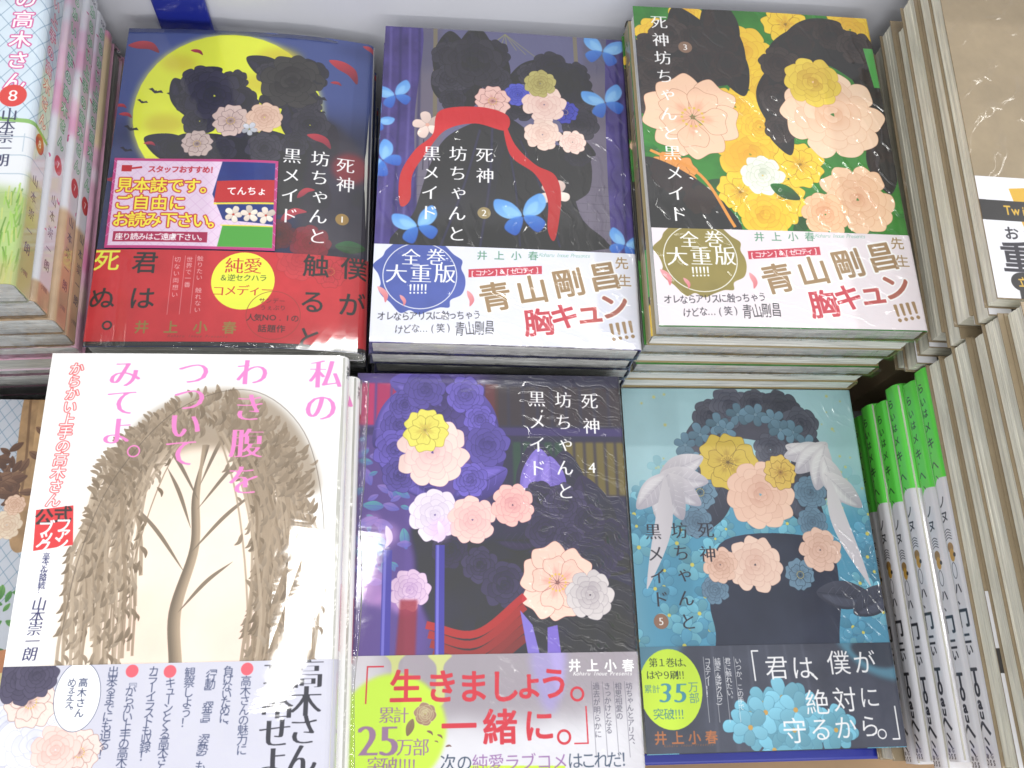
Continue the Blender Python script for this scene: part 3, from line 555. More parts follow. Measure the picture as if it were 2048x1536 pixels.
def art_three():
    p = Print(W+16, H, (56, 132, 50), mottle=.3, seed=31)
    q = random.Random(3)
    for i in range(70): p.leaf((q.uniform(-2, 130), q.uniform(0, 140)), q.uniform(4, 9), q.uniform(0, 6), (70, 160, 62) if i % 3 else (30, 84, 40), (24, 96, 40))
    for c, r in (((10.5, 18.2), 11), ((27.6, 2.5), 9), ((54.6, 26.6), 17), ((81.2, 7.2), 13), ((93.1, 19.5), 10), ((67.7, 50.9), 14), ((116.7, 8.2), 15), ((52.9, 88.9), 17), ((48.3, 61.0), 13), ((65.0, 113.9), 14), ((45.4, 110.5), 12), ((77.8, 93.5), 13), ((59.9, 72.4), 10), ((56.5, 122.5), 13)): p.rose(c, r, (250, 214, 26), (214, 140, 16), int(c[0]), n=8)
    p.disc((47.1, 90.6), 9, (240, 170, 20), .5, 2)
    # plain stand-in for the two pictured faces: large cream and peach roses among dark leaves
    for c, r, a in (((6.6, 34.2), 22, .3), ((31.1, 23.3), 26, 1.2), ((45.4, 12.8), 22, 1.5), ((48.4, 34.9), 20, 1.3), ((13.2, 49.3), 20, -.2), ((13.3, 110.4), 22, .8), ((5.1, 121.7), 20, .7), ((24.1, 126.4), 22, .8), ((78.3, 30.0), 22, 2.0), ((94.1, 13.0), 20, 2.7), ((112.4, 18.3), 20, .5), ((122.6, 40.1), 20, 1.3), ((68.4, 55.4), 18, 1.6), ((69.9, 74.9), 14, 1.3), ((120.7, 91.7), 17, 1.5), ((126.4, 73.7), 14, 1.5)): p.leaf(c, r, a, (56, 48, 46), (34, 29, 28))
    p.poly([(-0.5, 43.9), (18.1, 20.9), (52.2, 12.3), (55.7, 40.7), (39.1, 49.4), (13.0, 52.3), (2.3, 58.9)], (50, 43, 42), shade=.2); p.poly([(73.3, 27.1), (100.0, 9.3), (123.5, 17.6), (128.7, 52.3), (116.6, 43.6), (96.8, 32.1), (75.4, 52.0), (69.2, 70.5), (67.0, 52.5)], (48, 42, 42), shade=.2)
    p.cluster(((7.2, 26.3), (18.4, 17.7), (31.5, 18.5), (44.8, 19.3), (8.5, 43.4), (21.8, 39.5), (35.2, 35.7), (47.1, 35.0), (4.8, 58.8), (75.2, 33.3), (87.9, 18.2), (105.1, 12.3), (117.7, 19.6), (124.5, 36.8), (126.5, 57.0), (71.1, 55.3), (70.1, 73.4), (124.0, 79.8), (3.7, 108.0), (14.8, 121.3), (2.4, 124.5), (31.5, 126.2)), 9.5, (70, 62, 60), (34, 29, 28))
    p.rose((25.7, 68.2), 25, (252, 210, 176), (216, 140, 108), 41, n=10); p.rose((99.0, 63.0), 26, (254, 222, 190), (222, 158, 116), 42, n=10)
    p.rose((91.2, 43.4), 15, (244, 216, 60), (184, 130, 30), 43); p.rose((104.4, 112.4), 19, (252, 212, 172), (214, 146, 104), 44, n=10); p.rose((12.9, 100.6), 12, (236, 158, 70), (180, 100, 40), 45); p.rose((86.6, 121.4), 12, (252, 206, 160), (214, 140, 96), 46)
    p.rose((57.8, 100.7), 11, (250, 250, 240), (176, 190, 160), 47); p.leaf((68.1, 109.6), 8, .5, (44, 130, 56), (20, 70, 36)); p.rose((25.1, 115.4), 8, (244, 232, 214), (190, 160, 130), 48)
    p.poly([(-2.9, 97.0), (7.2, 93.8), (30.6, 109.7), (42.9, 133.9), (-3.2, 135.4)], (44, 36, 34), .9, shade=.2); p.line([(2.7, 88.2), (26.4, 101.4), (40.9, 129.9)], 1.6, (232, 150, 50))
    p.text('死神坊ちゃんと黒メイド', (13.2, 9.7), (13.9, 123.5), 9.2, WHITE, -.006, 'm'); disc_no(p, (25.7, 25.2), '3', (140, 110, 90), 3.6)
    p.poly([(122, 20), (124, 45), (145, 45), (145, 20)], (84, 176, 84), smooth=False)
    p.poly([(128.5, 0), (145, 0), (145, 182), (128.5, 182)], (176, 158, 110), smooth=False)
    return p

def art_four():
    p = Print(W+16, H, (52, 48, 74), seed=41)
    p.poly([(-4, -4), (60, -4), (62, 60), (44, 110), (36, 150), (-4, 150)], (98, 74, 156), .9, 10, smooth=False)
    for y, c, n in (((1.1, 3.5)[1], (178, 40, 86), 9), ): 
        for i in range(n): x = 2+i*7.4; p.poly([(x, 5), (x+6.4, 5), (x+6.4, 26), (x, 26)], (220-i*14, 34, 96-i*6), .8, .6, smooth=False)
    for i in range(9): x = 66+i*7; p.poly([(x, 6), (x+6, 6), (x+6, 26), (x, 26)], (64, 42, 52), .7, 1, smooth=False)
    for i in range(11): x = 74+i*5; p.poly([(x, 34), (x+4, 34), (x+4, 60), (x, 60)], (44, 96, 60) if i < 5 else (150, 132, 40), .6, 1, smooth=False)
    p.poly([(-3, 27), (131, 27), (131, 31), (-3, 31)], (66, 56, 110), .9, .8, smooth=False)
    q = random.Random(9)
    for i in range(46): p.leaf((q.uniform(0, 24)+(q.random()**3)*8, q.uniform(32, 100)), q.uniform(2, 5), q.uniform(0, 6), (84, 180, 170) if i % 3 else (150, 120, 200), (90, 90, 190))
    for i in range(10): p.disc((q.uniform(4, 28), q.uniform(70, 110)), q.uniform(3, 7), (206, 150, 220), .4, 2)
    # plain stand-in for the pictured pair: violet, gold and pale roses over dark cloth
    for c, r, a in (((20.6, 21.0), 20, 2.2), ((37.0, 8.2), 22, .2), ((56.2, 20.7), 20, 1.0), ((62.0, 38.0), 18, 1.5), ((18.6, 38.3), 18, 1.6), ((28.1, 52.7), 14, .7), ((58.3, 55.0), 15, 2.6)): p.leaf(c, r, a, (112, 94, 204), (50, 40, 100))
    p.rose((39.5, 15.8), 19, (86, 70, 150), (40, 32, 70), 51, n=10)
    p.poly([(28.5, 73.7), (58.1, 80.7), (76.6, 76.1), (80.8, 92.2), (66.4, 129.1), (44.5, 130.8), (31.2, 107.2), (28.7, 89.6)], (42, 38, 60), .95, 2, shade=.25)
    p.poly([(67.1, 89.8), (94.4, 94.5), (128.6, 103.8), (129.8, 134.3), (62.0, 133.2), (57.9, 107.5)], (46, 42, 60), shade=.2)
    for c, r, a in (((86.5, 57.3), 24, 1.5), ((98.1, 62.1), 24, 1.6), ((111.8, 71.6), 22, 1.3), ((90.3, 80.8), 22, .2), ((111.0, 87.8), 20, .3), ((76.5, 80.8), 12, 0)): p.leaf(c, r, a, (60, 52, 84), (32, 28, 44))
    for c, r, a in (((86.0, 56.1), 19, 1.6), ((92.5, 54.9), 14, 1.5)): p.leaf(c, r, a, (136, 116, 214), (88, 72, 160))
    p.cluster(((20.7, 26.0), (18.6, 38.3), (22.8, 16.0), (32.2, 8.2), (51.5, 10.6), (58.6, 23.2), (62.1, 35.6), (21.2, 50.3), (53.7, 52.6)), 9, (104, 88, 190), (48, 40, 96)); p.cluster(((86.3, 62.1), (98.0, 64.5), (109.5, 71.6), (118.4, 80.9), (88.2, 76.2), (99.6, 80.9), (110.8, 90.1), (44.4, 85.2), (58.0, 92.0), (69.2, 101.0)), 9, (66, 60, 92), (32, 28, 44))
    p.rose((36.1, 39.4), 16.5, (252, 226, 214), (220, 160, 170), 52, n=10); p.rose((32.5, 28.4), 10.5, (240, 232, 90), (200, 170, 60), 53)
    p.rose((37.5, 69.1), 12, (246, 236, 244), (190, 170, 210), 54); p.rose((54.7, 71.4), 11, (250, 214, 204), (220, 150, 160), 55); p.rose((73.4, 64.5), 10, (248, 200, 190), (214, 130, 140), 56)
    p.rose((93.1, 100.1), 17, (250, 208, 190), (206, 130, 120), 57, n=10); p.rose((107.7, 105.8), 11, (214, 206, 206), (140, 130, 140), 58); p.rose((26.7, 102.8), 9, (230, 200, 226), (160, 120, 180), 59)
    for i in range(5): p.line([(34+i, 118+i*4), (56, 122+i*4.2), (78, 106+i*4.5)], 3.4, (190-i*14, 28, 40), .9)
    for x in ((16.3, 85.0), (39.9, 82.9)): p.line([x, (x[0], x[1]+52)], 4.2, (66, 60, 168), .95, smooth=False); p.line([(x[0]-1, x[1]), (x[0]-1, x[1]+52)], 1.2, (130, 126, 226), .7, smooth=False); p.disc((x[0], x[1]-7), 5, (230, 180, 250), .5, 3); p.petal((x[0], x[1]-6), 5, 1.57, (252, 240, 252), (230, 190, 250))
    p.poly([(22.4, 107.1), (30.1, 107.2), (29.4, 132.7), (20.8, 132.5)], (150, 34, 50), .8, 1, smooth=False)
    p.poly([(75.7, 112.1), (81.1, 118.6), (85.0, 135.7), (79.5, 135.6)], (126, 110, 204), smooth=False); p.poly([(87.8, 119.8), (92.3, 118.8), (93.9, 135.8), (87.3, 135.7)], (120, 100, 200), smooth=False)
    p.text('死神', (112.2, 13.0), (112.6, 25.7), 8.7, WHITE, -.008, 'm'); p.glyph('4', (111.7, 46.6), 7.5, WHITE, 0, 'm'); p.text('坊ちゃんと', (99.2, 12.6), (98.5, 57.8), 8.7, WHITE, -.008, 'm'); p.text('黒メイド', (86.4, 12.2), (85.6, 46.7), 8.7, WHITE, -.008, 'm')
    p.poly([(128.5, 0), (145, 0), (145, 182), (128.5, 182)], (32, 30, 36), smooth=False)
    return p
def obi_four():
    p = Print(W+16, 56, (206, 204, 212), y0=126, mottle=.06)
    p.poly([(20, 120), (124, 120), (118, 152), (40, 158)], (146, 136, 146), .8, 9); p.poly([(80.1, 129.3), (95.3, 129.5), (89.9, 154.4), (83.5, 150.2)], (158, 146, 214), .7, 3); p.poly([(88.6, 129.4), (94.2, 129.5), (92.2, 150.3)], (176, 160, 226), .7, 2)
    for x in ((20.8, 132.5), (40.2, 133.9)): p.poly([(x[0]-5, x[1]-3), (x[0]+5, x[1]-3), (x[0]+1.5, x[1]+2), (x[0]+2, x[1]+16), (x[0]-2, x[1]+16), (x[0]-1.5, x[1]+2)], (206, 214, 120), .85, .5)
    for i in range(5): p.disc((30+i*20, 170), 12, (228, 228, 236), .5, 6)
    c = (20.4, 160.8); p.disc(c, 22.5, (194, 232, 40), 1, 1.5)
    Rr = (208, 34, 56)
    for ch, c2, z in (('生', (25.7, 143.3), 14.5), ('き', (41.1, 143.6), 14.5), ('ま', (54.5, 143.9), 14.2), ('し', (67.9, 144.1), 14.2), ('ょ', (78.9, 143.1), 13.8), ('う', (89.8, 143.3), 14), ('一', (48.4, 159.9), 15.5), ('緒', (65.9, 160.5), 15), ('に', (82.7, 160.3), 14)): p.glyph(ch, c2, z, Rr, .026)
    p.ring((99.8, 148.0), 2.6, 1, Rr); p.ring((93.3, 165.3), 2.6, 1, Rr)
    a = (16.1, 135.2); p.line([a, (a[0]-7, a[1])], .6, Rr, smooth=False); p.line([(a[0]-7, a[1]-.3), (a[0]-7.3, a[1]+15)], .6, Rr, smooth=False)
    a = (97.6, 168.0); p.line([a, (a[0]+6, a[1])], .6, Rr, smooth=False); p.line([(a[0]+6, a[1]+.3), (a[0]+5.8, a[1]-15)], .6, Rr, smooth=False)
    V = (150, 112, 150); p.text('累計', (17.7, 154.8), (23.8, 155.0), 7, V, -.004, 'm'); p.text('25', (10.1, 164.9), (19.0, 165.1), 17.5, V, .0, 'M'); p.text('万部', (25.7, 167.6), (32.4, 167.8), 7.4, V, -.004, 'm'); p.text('突破', (13.5, 174.3), (19.5, 174.6), 7, V, 0, 'm'); p.text('！！！！！', (23.8, 174.7), (31.3, 175.1), 7, V)
    p.rose((34.0, 154.8), 4.6, (150, 110, 92), (214, 214, 160), 3, n=6); p.leaf((27.7, 160.0), 3.6, 1.9, (140, 120, 84), (120, 96, 70)); petals(p, (((36.2, 162.2), 1.6, .6), ((40.4, 163.7), 1.4, .6), ((44.0, 167.7), 1.3, 0), ((38.9, 165.8), .9, .4)), (140, 100, 84), (110, 80, 70))
    p.poly([(53.0, 175.5), (93.3, 176.6), (93.1, 182.2), (53.0, 181.1)], (200, 236, 40), smooth=False)
    p.text('次の', (43.8, 174.1), (50.7, 174.3), 7, (60, 76, 100), 0); p.text('純愛ラブコメ', (57.2, 174.5), (91.2, 174.7), 7, (150, 104, 166), .004); p.text('はこれだ！', (97.7, 174.7), (120.4, 174.7), 7, (70, 84, 108), 0)
    p.text('井上小春', (99.2, 136.1), (123.1, 136.5), 5.6, WHITE, .02); p.text('Koharu Inoue Presents', (99.3, 139.5), (124.3, 139.9), 2.4, WHITE, 0, slant=.3)
    for s, a, b in (('過去が明らかに', (108.3, 144.9), (108.2, 164.5)), ('きっかけとなる', (113.2, 145.0), (113.0, 163.0)), ('相思相愛の', (118.1, 145.1), (118.0, 157.4)), ('坊ちゃんとアリス、', (123.0, 145.1), (122.7, 169.2))):
        p.text(s, a, b, 3.2, (86, 84, 100), -.002); p.line([(a[0]-2, a[1]-2), (a[0]-1.4, a[1]+29)], .2, (96, 94, 110), .8, smooth=False)
    return p

def art_five():
    p = Print(W+16, H, (170, 208, 220), seed=51, mottle=.1)
    p.poly([(-5, 60), (150, 50), (150, 190), (-5, 190)], (70, 150, 186), .9, 16, smooth=False)
    q = random.Random(12)
    for i in range(150):
        y = 45+135*(i/150)**.8; p.flower((q.uniform(-2, 130), y+q.uniform(-4, 4)), q.uniform(5, 8), (112, 188, 212) if i % 3 else (88, 164, 198), (216, 206, 90), i, dark=(46, 110, 150))
    p.poly([(-4, -4), (140, -4), (140, 50), (100, 66), (60, 50), (30, 62), (-4, 50)], (168, 212, 222), .7, 9, shade=.08)
    for i in range(60): p.disc((q.uniform(2, 126), q.uniform(2, 70)), q.uniform(.4, .9), (216, 206, 110), .8, .2)
    # plain stand-in for the pictured figure: a dark bouquet with blue, gold and peach blossoms between white lilies
    p.poly([(48.3, 81.7), (98.6, 82.1), (105.4, 107.5), (100.9, 136.7), (102.6, 189.2), (17.7, 186.7), (37.4, 135.5), (37.4, 111.5)], (56, 62, 82), shade=.2, seed=8)
    for c, r, a in (((51.9, 23.1), 16, .9), ((93.4, 22.9), 16, .8), ((41.8, 42.3), 22, 1.4), ((99.0, 42.3), 22, 1.5), ((90.8, 61.2), 20, 1.0), ((42.3, 63.6), 20, 2.2), ((107.6, 110.1), 15, .1), ((123.0, 112.7), 14, -.5)): p.leaf(c, r, a, (82, 86, 104), (50, 54, 70))
    p.poly([(32.6, 25.9), (50.7, 9.1), (73.4, 4.6), (94.5, 14.4), (102.9, 34.0), (95.8, 45.0), (78.4, 31.3), (54.1, 28.6), (39.1, 42.3)], (88, 88, 104), shade=.12)
    p.cluster(((47.2, 16.1), (58.8, 10.4), (73.0, 8.3), (86.5, 11.7), (96.5, 20.1), (38.3, 50.4), (97.8, 50.5), (53.5, 34.1), (78.1, 34.1)), 10, (92, 94, 110), (52, 54, 70))
    for c in ((32.1, 31.5), (40.7, 25.9), (50.9, 20.3), (62.5, 14.6), (72.2, 14.6), (81.6, 17.4), (91.8, 24.3), (97.8, 31.3), (102.3, 38.2), (35.2, 41.0), (54.7, 23.1), (85.0, 23.0)): p.flower(c, 6.5, (108, 144, 168), (120, 150, 170), int(c[0]*3), dark=(60, 86, 106))
    for c, r in (((37.7, 57.0), 9), ((96.8, 57.2), 9), ((34.8, 72.7), 8), ((95.9, 73.0), 8), ((85.5, 99.8), 8), ((40.4, 106.7), 7)): p.rose(c, r, (112, 146, 172), (64, 84, 106), int(c[0]))
    p.rose((54.1, 41.0), 16, (226, 196, 70), (160, 120, 50), 61, n=10); p.rose((69.6, 58.4), 18, (248, 208, 186), (206, 148, 128), 62, n=10); p.rose((82.0, 46.4), 9, (232, 196, 90), (170, 120, 60), 65)
    p.rose((62.5, 94.5), 14, (246, 214, 196), (206, 152, 136), 63, n=10); p.rose((44.3, 94.3), 9, (240, 200, 180), (190, 140, 120), 64); p.rose((97.8, 87.3), 11, (242, 204, 186), (196, 146, 128), 66)
    for sx, c in ((1, (19.9, 47.7)), (-1, (107.8, 47.8))):        # lilies
        for i in range(6):
            a = -1.2+i*.55 if sx > 0 else math.pi+1.2-i*.55; p.leaf((c[0]+10*math.cos(a+.8*sx), c[1]+12*math.sin(a+.8)), 13, a+.8*sx, (226, 220, 226), (172, 166, 182))
        p.line([c, (c[0]-3*sx, c[1]+26), (c[0]-14*sx, c[1]+58)], 9, (214, 208, 216), taper=True)
    K = (52, 48, 62); p.text('死神', (38.6, 76.6), (38.4, 88.8), 8.8, K, -.006, 'm'); p.text('坊ちゃんと', (24.7, 76.7), (25.2, 121.7), 8.8, K, -.006, 'm'); p.text('黒メイド', (11.2, 77.1), (12.3, 110.7), 8.8, K, -.006, 'm'); disc_no(p, (11.7, 121.5), '5', (150, 112, 92), 3.7)
    p.poly([(128.5, 0), (145, 0), (145, 182), (128.5, 182)], (120, 104, 84), smooth=False)
    return p
def obi_five():
    p = Print(W+16, 52, (74, 78, 94), y0=130, mottle=.2, seed=9)
    p.poly([(98, 126), (132, 126), (132, 150), (112, 146)], (88, 150, 176), .85, 2); p.poly([(-4, 126), (22, 126), (14, 142), (-4, 146)], (88, 150, 176), .8, 3)
    p.poly([(106.4, 134.4), (126.7, 129.9), (128.0, 144.3), (115.1, 144.0)], (60, 62, 76), .9, 1.5)
    for i in range(6): p.line([(36+i*9, 130), (34+i*10, 182)], 1.2, (98, 102, 120), .5, soft=1)
    q = random.Random(5)
    for i in range(30): a, r = q.uniform(0, 6.3), q.random()**.6; c = (69.1, 173.2); p.flower((c[0]+30*r*math.cos(a), c[1]+14*r*math.sin(a)), 8.2, (116, 190, 216), (206, 164, 80), i, dark=(70, 130, 160))
    for c in ((68.1, 158.1), (59.0, 164.7), (50.8, 171.2), (74.0, 163.9)): p.flower(c, 9, (124, 196, 222), (206, 160, 80), int(c[0]), dark=(70, 130, 160))
    T = (240, 240, 244)
    for ch, c, z in (('君', (67.1, 144.2), 12), ('は', (80.3, 144.5), 12), ('僕', (98.9, 142.5), 12.2), ('が', (112.3, 142.6), 12), ('絶', (85.3, 160.6), 12.4), ('対', (99.3, 159.7), 12.4), ('に', (112.1, 158.9), 11), ('守', (72.3, 173.1), 12.4), ('る', (85.3, 172.8), 11.5), ('か', (97.8, 172.4), 11.5), ('ら', (109.9, 172.1), 11)): p.glyph(ch, c, z, T, 0, 'g')
    p.glyph('、', (89.3, 145.4), 12, T); p.ring((115.8, 175.8), 2, .6, T)
    a = (58.8, 136.3); p.line([a, (a[0]-3.4, a[1])], .7, T, smooth=False); p.line([(a[0]-3.4, a[1]-.3), (a[0]-3, a[1]+14)], .7, T, smooth=False)
    a = (120.7, 178.2); p.line([a, (a[0]+3.6, a[1])], .7, T, smooth=False); p.line([(a[0]+3.6, a[1]+.3), (a[0]+3.6, a[1]-15)], .7, T, smooth=False)
    p.disc((13.7, 153.0), 15.4, (206, 240, 40), ry=18.4)
    D = (60, 76, 50); p.text('第１巻は、', (6.1, 140.7), (22.9, 141.0), 4.6, D, 0, 'm'); p.text('はや９刷', (4.4, 146.4), (16.0, 146.6), 4.5, D, 0, 'm'); p.text('！！！', (18.4, 146.7), (21.4, 146.7), 4.5, D); p.text('累計', (2.7, 152.7), (6.6, 152.8), 4, (96, 150, 150)); p.text('35', (11.1, 154.7), (18.4, 154.9), 13, (70, 150, 170), 0, 'M', slant=.15); p.text('万部', (24.8, 152.3), (24.8, 157.3), 5.2, (96, 150, 150), 0); p.text('突破', (6.9, 164.1), (12.0, 164.2), 5.4, (80, 140, 140)); p.text('！！！！', (15.1, 164.3), (19.8, 164.4), 5.4, (80, 140, 140))
    p.text('井上小春', (7.0, 174.7), (31.4, 174.9), 6.2, (186, 112, 66), .022); p.text('Koharu Inoue Presents', (8.9, 178.2), (31.8, 178.0), 1.8, (150, 96, 66), 0, slant=.3)
    for s, a, b in (('いつか、この手で', (48.1, 140.8), (47.5, 161.9)), ('君に触れたい。', (42.9, 140.7), (42.5, 158.2)), ('純愛(＆逆セクハラ)', (37.9, 140.6), (37.1, 160.3)), ('コメディー！！', (32.9, 140.5), (32.1, 155.7))):
        p.text(s, a, b, 3.2, T, -.002); p.line([(a[0]-1.9, a[1]-2), (a[0]-1.7, a[1]+28)], .2, T, .8, smooth=False)
    return p

def art_fan():
    p = Print(W+18, H, (250, 249, 248))
    # the pictured face is left out: a weeping willow in the same brown watercolour over a pale peach evening
    q = random.Random(8); B = np.array((164, 144, 120))
    p.poly([(24, 60), (60, 34), (104, 50), (112, 110), (106, 156), (24, 156)], (252, 232, 212), .95, 8, shade=.02); p.disc((52, 118), 16, (248, 208, 190), .5, 8); p.disc((88, 122), 14, (248, 210, 196), .5, 8); p.disc((66, 146), 24, (246, 238, 204), .7, 8, ry=10)
    p.line([(12, 139), (60, 141), (122, 138)], .4, (150, 130, 110), .7)
    for i in range(70): x = q.uniform(40, 98); y = q.uniform(140, 154); p.line([(x, y), (x+q.uniform(-1.5, 1.5), y-q.uniform(2, 5))], .4, B*q.uniform(.7, 1.1), .7)
    for i in range(5): y = 142+i*2.2; p.line([(36+i, y), (64, y+.6), (100-i, y)], .3, (206, 190, 170), .8)
    for k in range(7): p.line([(58+k*1.4, 153), (63+k*.7, 136), (61+k*.6, 112), (67+k*.4, 86), (66+k*.3, 64), (70-k*.3, 42)], 1.3, B*(.66+.07*k), .9)
    for a_, b_ in (((68, 66), (48, 36)), ((68, 70), (92, 40)), ((67, 88), (92, 62)), ((65, 96), (40, 66)), ((66, 78), (54, 52)), ((64, 112), (84, 92)), ((68, 60), (80, 30)), ((80, 54), (104, 48)), ((54, 50), (38, 58))): p.line([a_, ((a_[0]+b_[0])/2, (a_[1]+b_[1])/2-2), b_], 1.6, B*.75, .9, taper=True)
    p.poly([(30, 52), (42, 30), (66, 17), (92, 20), (110, 38), (118, 62), (100, 60), (84, 46), (62, 44), (44, 56), (34, 74)], B, .8, 3, shade=.12)
    for i in range(190):
        u = q.random(); side = -1 if i % 5 < 2 else 1; x0 = 68+side*q.uniform(0, 36); y0 = 22+abs(x0-68)**2*.014+q.uniform(-2, 9)
        x1 = 68+side*(24+26*u)+q.uniform(-3, 3); y1 = min(156, 96+60*q.random()+(10 if side > 0 else 0))
        if not 18 < x1 < 120: continue
        col = B+q.uniform(-24, 26); pts = smooth_open([(x0, y0), ((x0+x1)/2+side*3, y0+(y1-y0)*.3), (x1, y0+(y1-y0)*.7), (x1-side*2, y1)], 6); p.line(pts, q.uniform(.5, 1.6), col, .75, smooth=False)
        for k in range(2, len(pts)-1, 2): sg = 1 if k % 4 else -1; p.petal((pts[k][0]+sg*1.2, pts[k][1]+1), q.uniform(1.8, 3), 1.57-sg*.5, col*.95, col*.8)
    for i in range(420):
        t = q.uniform(-1, 1); x = 70+46*t; y = 20+34*t*t+q.uniform(-3, 26*(.6+.4*abs(t))); p.petal((x, y), q.uniform(1.8, 3.4), 1.57+t*.9+q.uniform(-.4, .4), B+q.uniform(-30, 20), B*q.uniform(.75, .95))
    for pts in ([(20, 120), (23, 88), (33, 56), (56, 26), (86, 17), (110, 36), (120, 74), (119, 112)],): p.line(pts, .35, (96, 84, 72), .6)
    p.wash(14, .05)
    P_ = (250, 128, 206)
    for s, a, b, z in (('私の', (118.3, 8.9), (116.8, 24.5), 15), ('わき腹を', (86.1, 8.4), (85.9, 57.4), 14.5), ('つついて', (60.9, 8.6), (58.8, 45.2), 14.5), ('みてよ', (32.0, 9.5), (31.7, 35.6), 14)): p.text(s, a, b, z, P_, .004, 'M')
    p.ring((39.3, 44.7), 2.4, .6, P_)
    p.text('からかい上手の高木さん', (11.2, 7.3), (9.4, 65.5), 6, WHITE, .012, glow=(232, 40, 50), slant=.1)
    p.poly([(3.1, 69.6), (17.7, 67.8), (19.7, 84.2), (4.4, 86.5)], (226, 46, 52), smooth=False)
    p.text('公式', (6.7, 72.6), (14.0, 71.6), 7.5, (60, 24, 34), .022); p.text('ファン', (14.8, 76.0), (14.6, 83.4), 6.8, WHITE, .022); p.text('ブック', (8.1, 77.1), (8.0, 84.7), 6.8, WHITE, .022)
    N = (44, 48, 98); p.text('高木さん攻略作戦！', (9.9, 88.6), (9.7, 102.1), 3.1, N); p.text('山本崇一朗', (10.0, 107.6), (9.3, 126.7), 5.8, N, .004, 'm', slant=.1)
    p.text('SSC', (129.5, 5), (129.5, 9), 3.6, (40, 40, 50), .02, rot=1.57); p.text('からかい上手の高木さん', (135, 18), (135, 98), 8, (240, 236, 238), .01, outline=((214, 60, 60), .07)); p.poly([(130, 101), (140, 101), (140, 128), (130, 128)], (222, 50, 50), smooth=False); p.text('ファンブック', (135, 104), (135, 125), 4.6, WHITE, .02)
    return p
def obi_fan():
    p = Print(W+18, 52, (206, 206, 222), y0=130, mottle=.02)
    D = (64, 74, 110); K = (50, 48, 62)
    # the pictured boy is left out: plain patches of the same colours
    for c, r, col, dk, sd in (((6.0, 154.4), 10, (236, 238, 246), (170, 172, 200), 8), ((15.9, 160.0), 14, (244, 245, 250), (180, 182, 208), 12), ((32.7, 163.2), 8, (246, 222, 214), (214, 160, 150), 5), ((23.8, 162.0), 9, (246, 220, 212), (214, 160, 150), 4), ((12.2, 144.7), 10, (246, 224, 214), (212, 158, 150), 9), ((6.9, 136.7), 9, (84, 78, 106), (48, 44, 66), 16), ((13.2, 135.0), 8, (84, 78, 106), (48, 44, 66), 20)): p.rose(c, r, col, dk, sd)
    p.poly([(22.5, 152.8), (27.3, 150.6), (29.9, 156.0)], WHITE); p.disc((29.3, 143.0), 8.6, WHITE, ry=12.8); p.ring((29.3, 143.0), 8.6, .2, D, 1, ry=12.8); p.text('高木さん', (30.9, 137.9), (30.8, 149.0), 3.7, D, .012); p.text('めぇええ。', (26.7, 137.8), (26.8, 148.2), 3.7, D, .006)
    p.text('高木さんを', (116.7, 136.5), (115.2, 178.5), 12.6, K, .006, 'M'); p.text('攻略せよ', (105.6, 137.0), (104.8, 168.9), 12.6, K, .004, 'M')
    for s, a, b in (('観察しよう！', (70.9, 135.2), (70.9, 153.6)), ('「行動」「発言」「姿勢」も', (79.2, 133.7), (77.9, 169.4)), ('負けないために、', (85.7, 135.0), (85.3, 155.3)), ('高木さんの魅力に', (92.7, 138.9), (92.8, 164.2)), ('キューンとくる高木さんの', (63.8, 138.9), (63.4, 173.0)), ('カラーイラストも収録！', (57.0, 134.3), (56.7, 165.2)), ('『からかい上手の高木さん', (49.1, 138.2), (48.5, 173.3)), ('出来るまでにも迫る！', (41.7, 134.1), (41.5, 164.0))): p.text(s, a, b, 4.3, D, .006)
    for c in ((92.8, 134.4), (63.2, 134.6), (48.8, 134.1)): p.disc(c, 2.4, (236, 90, 106))
    return p
def fence_scene(p, x0, x1, y1, step=7):
    for i in range(-30, 40):
        a = x0+i*step; p.line([(a, -2), (a+y1*.8, y1)], .35, (120, 150, 176), .8, smooth=False); p.line([(a, -2), (a-y1*.8, y1)], .35, (120, 150, 176), .8, smooth=False)
def art_eight():
    p = Print(W+16, H, (206, 222, 234), mottle=.05, seed=61); fence_scene(p, 0, 144, 122, 7.5)
    p.poly([(-4, 103), (60, 101), (160, 108), (160, 186), (-4, 186)], (226, 230, 234), smooth=False); p.line([(-2, 102), (60, 100.5), (150, 108)], 2, (136, 186, 100))
    for i in range(5): p.line([(-2, 112+i*9), (150, 114+i*9)], .5, (170, 190, 206), .9, smooth=False)
    for i in range(16): p.line([(i*11+(i % 2)*4, 112), (i*11+(i % 2)*4, 121)], .4, (170, 190, 206), .8, smooth=False)
    q = random.Random(4)
    p.poly([(-4, 142), (128, 140), (128, 186), (-4, 186)], (170, 200, 110), .9, 4, shade=.2)
    for i in range(900): x = q.uniform(-2, 128); y = q.uniform(140, 182); p.line([(x, y+3), (x+q.uniform(-2, 2), y-q.uniform(2, 5))], .6, ((126, 176, 60), (160, 206, 84), (96, 140, 48), (196, 206, 110))[i % 4], .8)
    p.poly([(-4, 170), (128, 172), (128, 186), (-4, 186)], (196, 180, 110), .6, 4, smooth=False)
    p.text('からかい上手の高木さん', (118.5, -24), (118.3, 85.5), 9.4, WHITE, .014, outline=((214, 80, 150), .08), slant=.05); p.disc((118.3, 93.0), 5.6, (220, 50, 40)); p.glyph('8', (118.3, 93.0), 8, WHITE, .006, 'm'); p.text('山本崇一朗', (117.9, 102.3), (117.1, 125.0), 6.8, (52, 54, 88), .006, 'm')
    p.poly([(128, 130), (144, 130), (144, 184), (128, 184)], (188, 196, 130), .7, 2, smooth=False)
    spine_text(p, (220, 72, 110), '8')
    return p
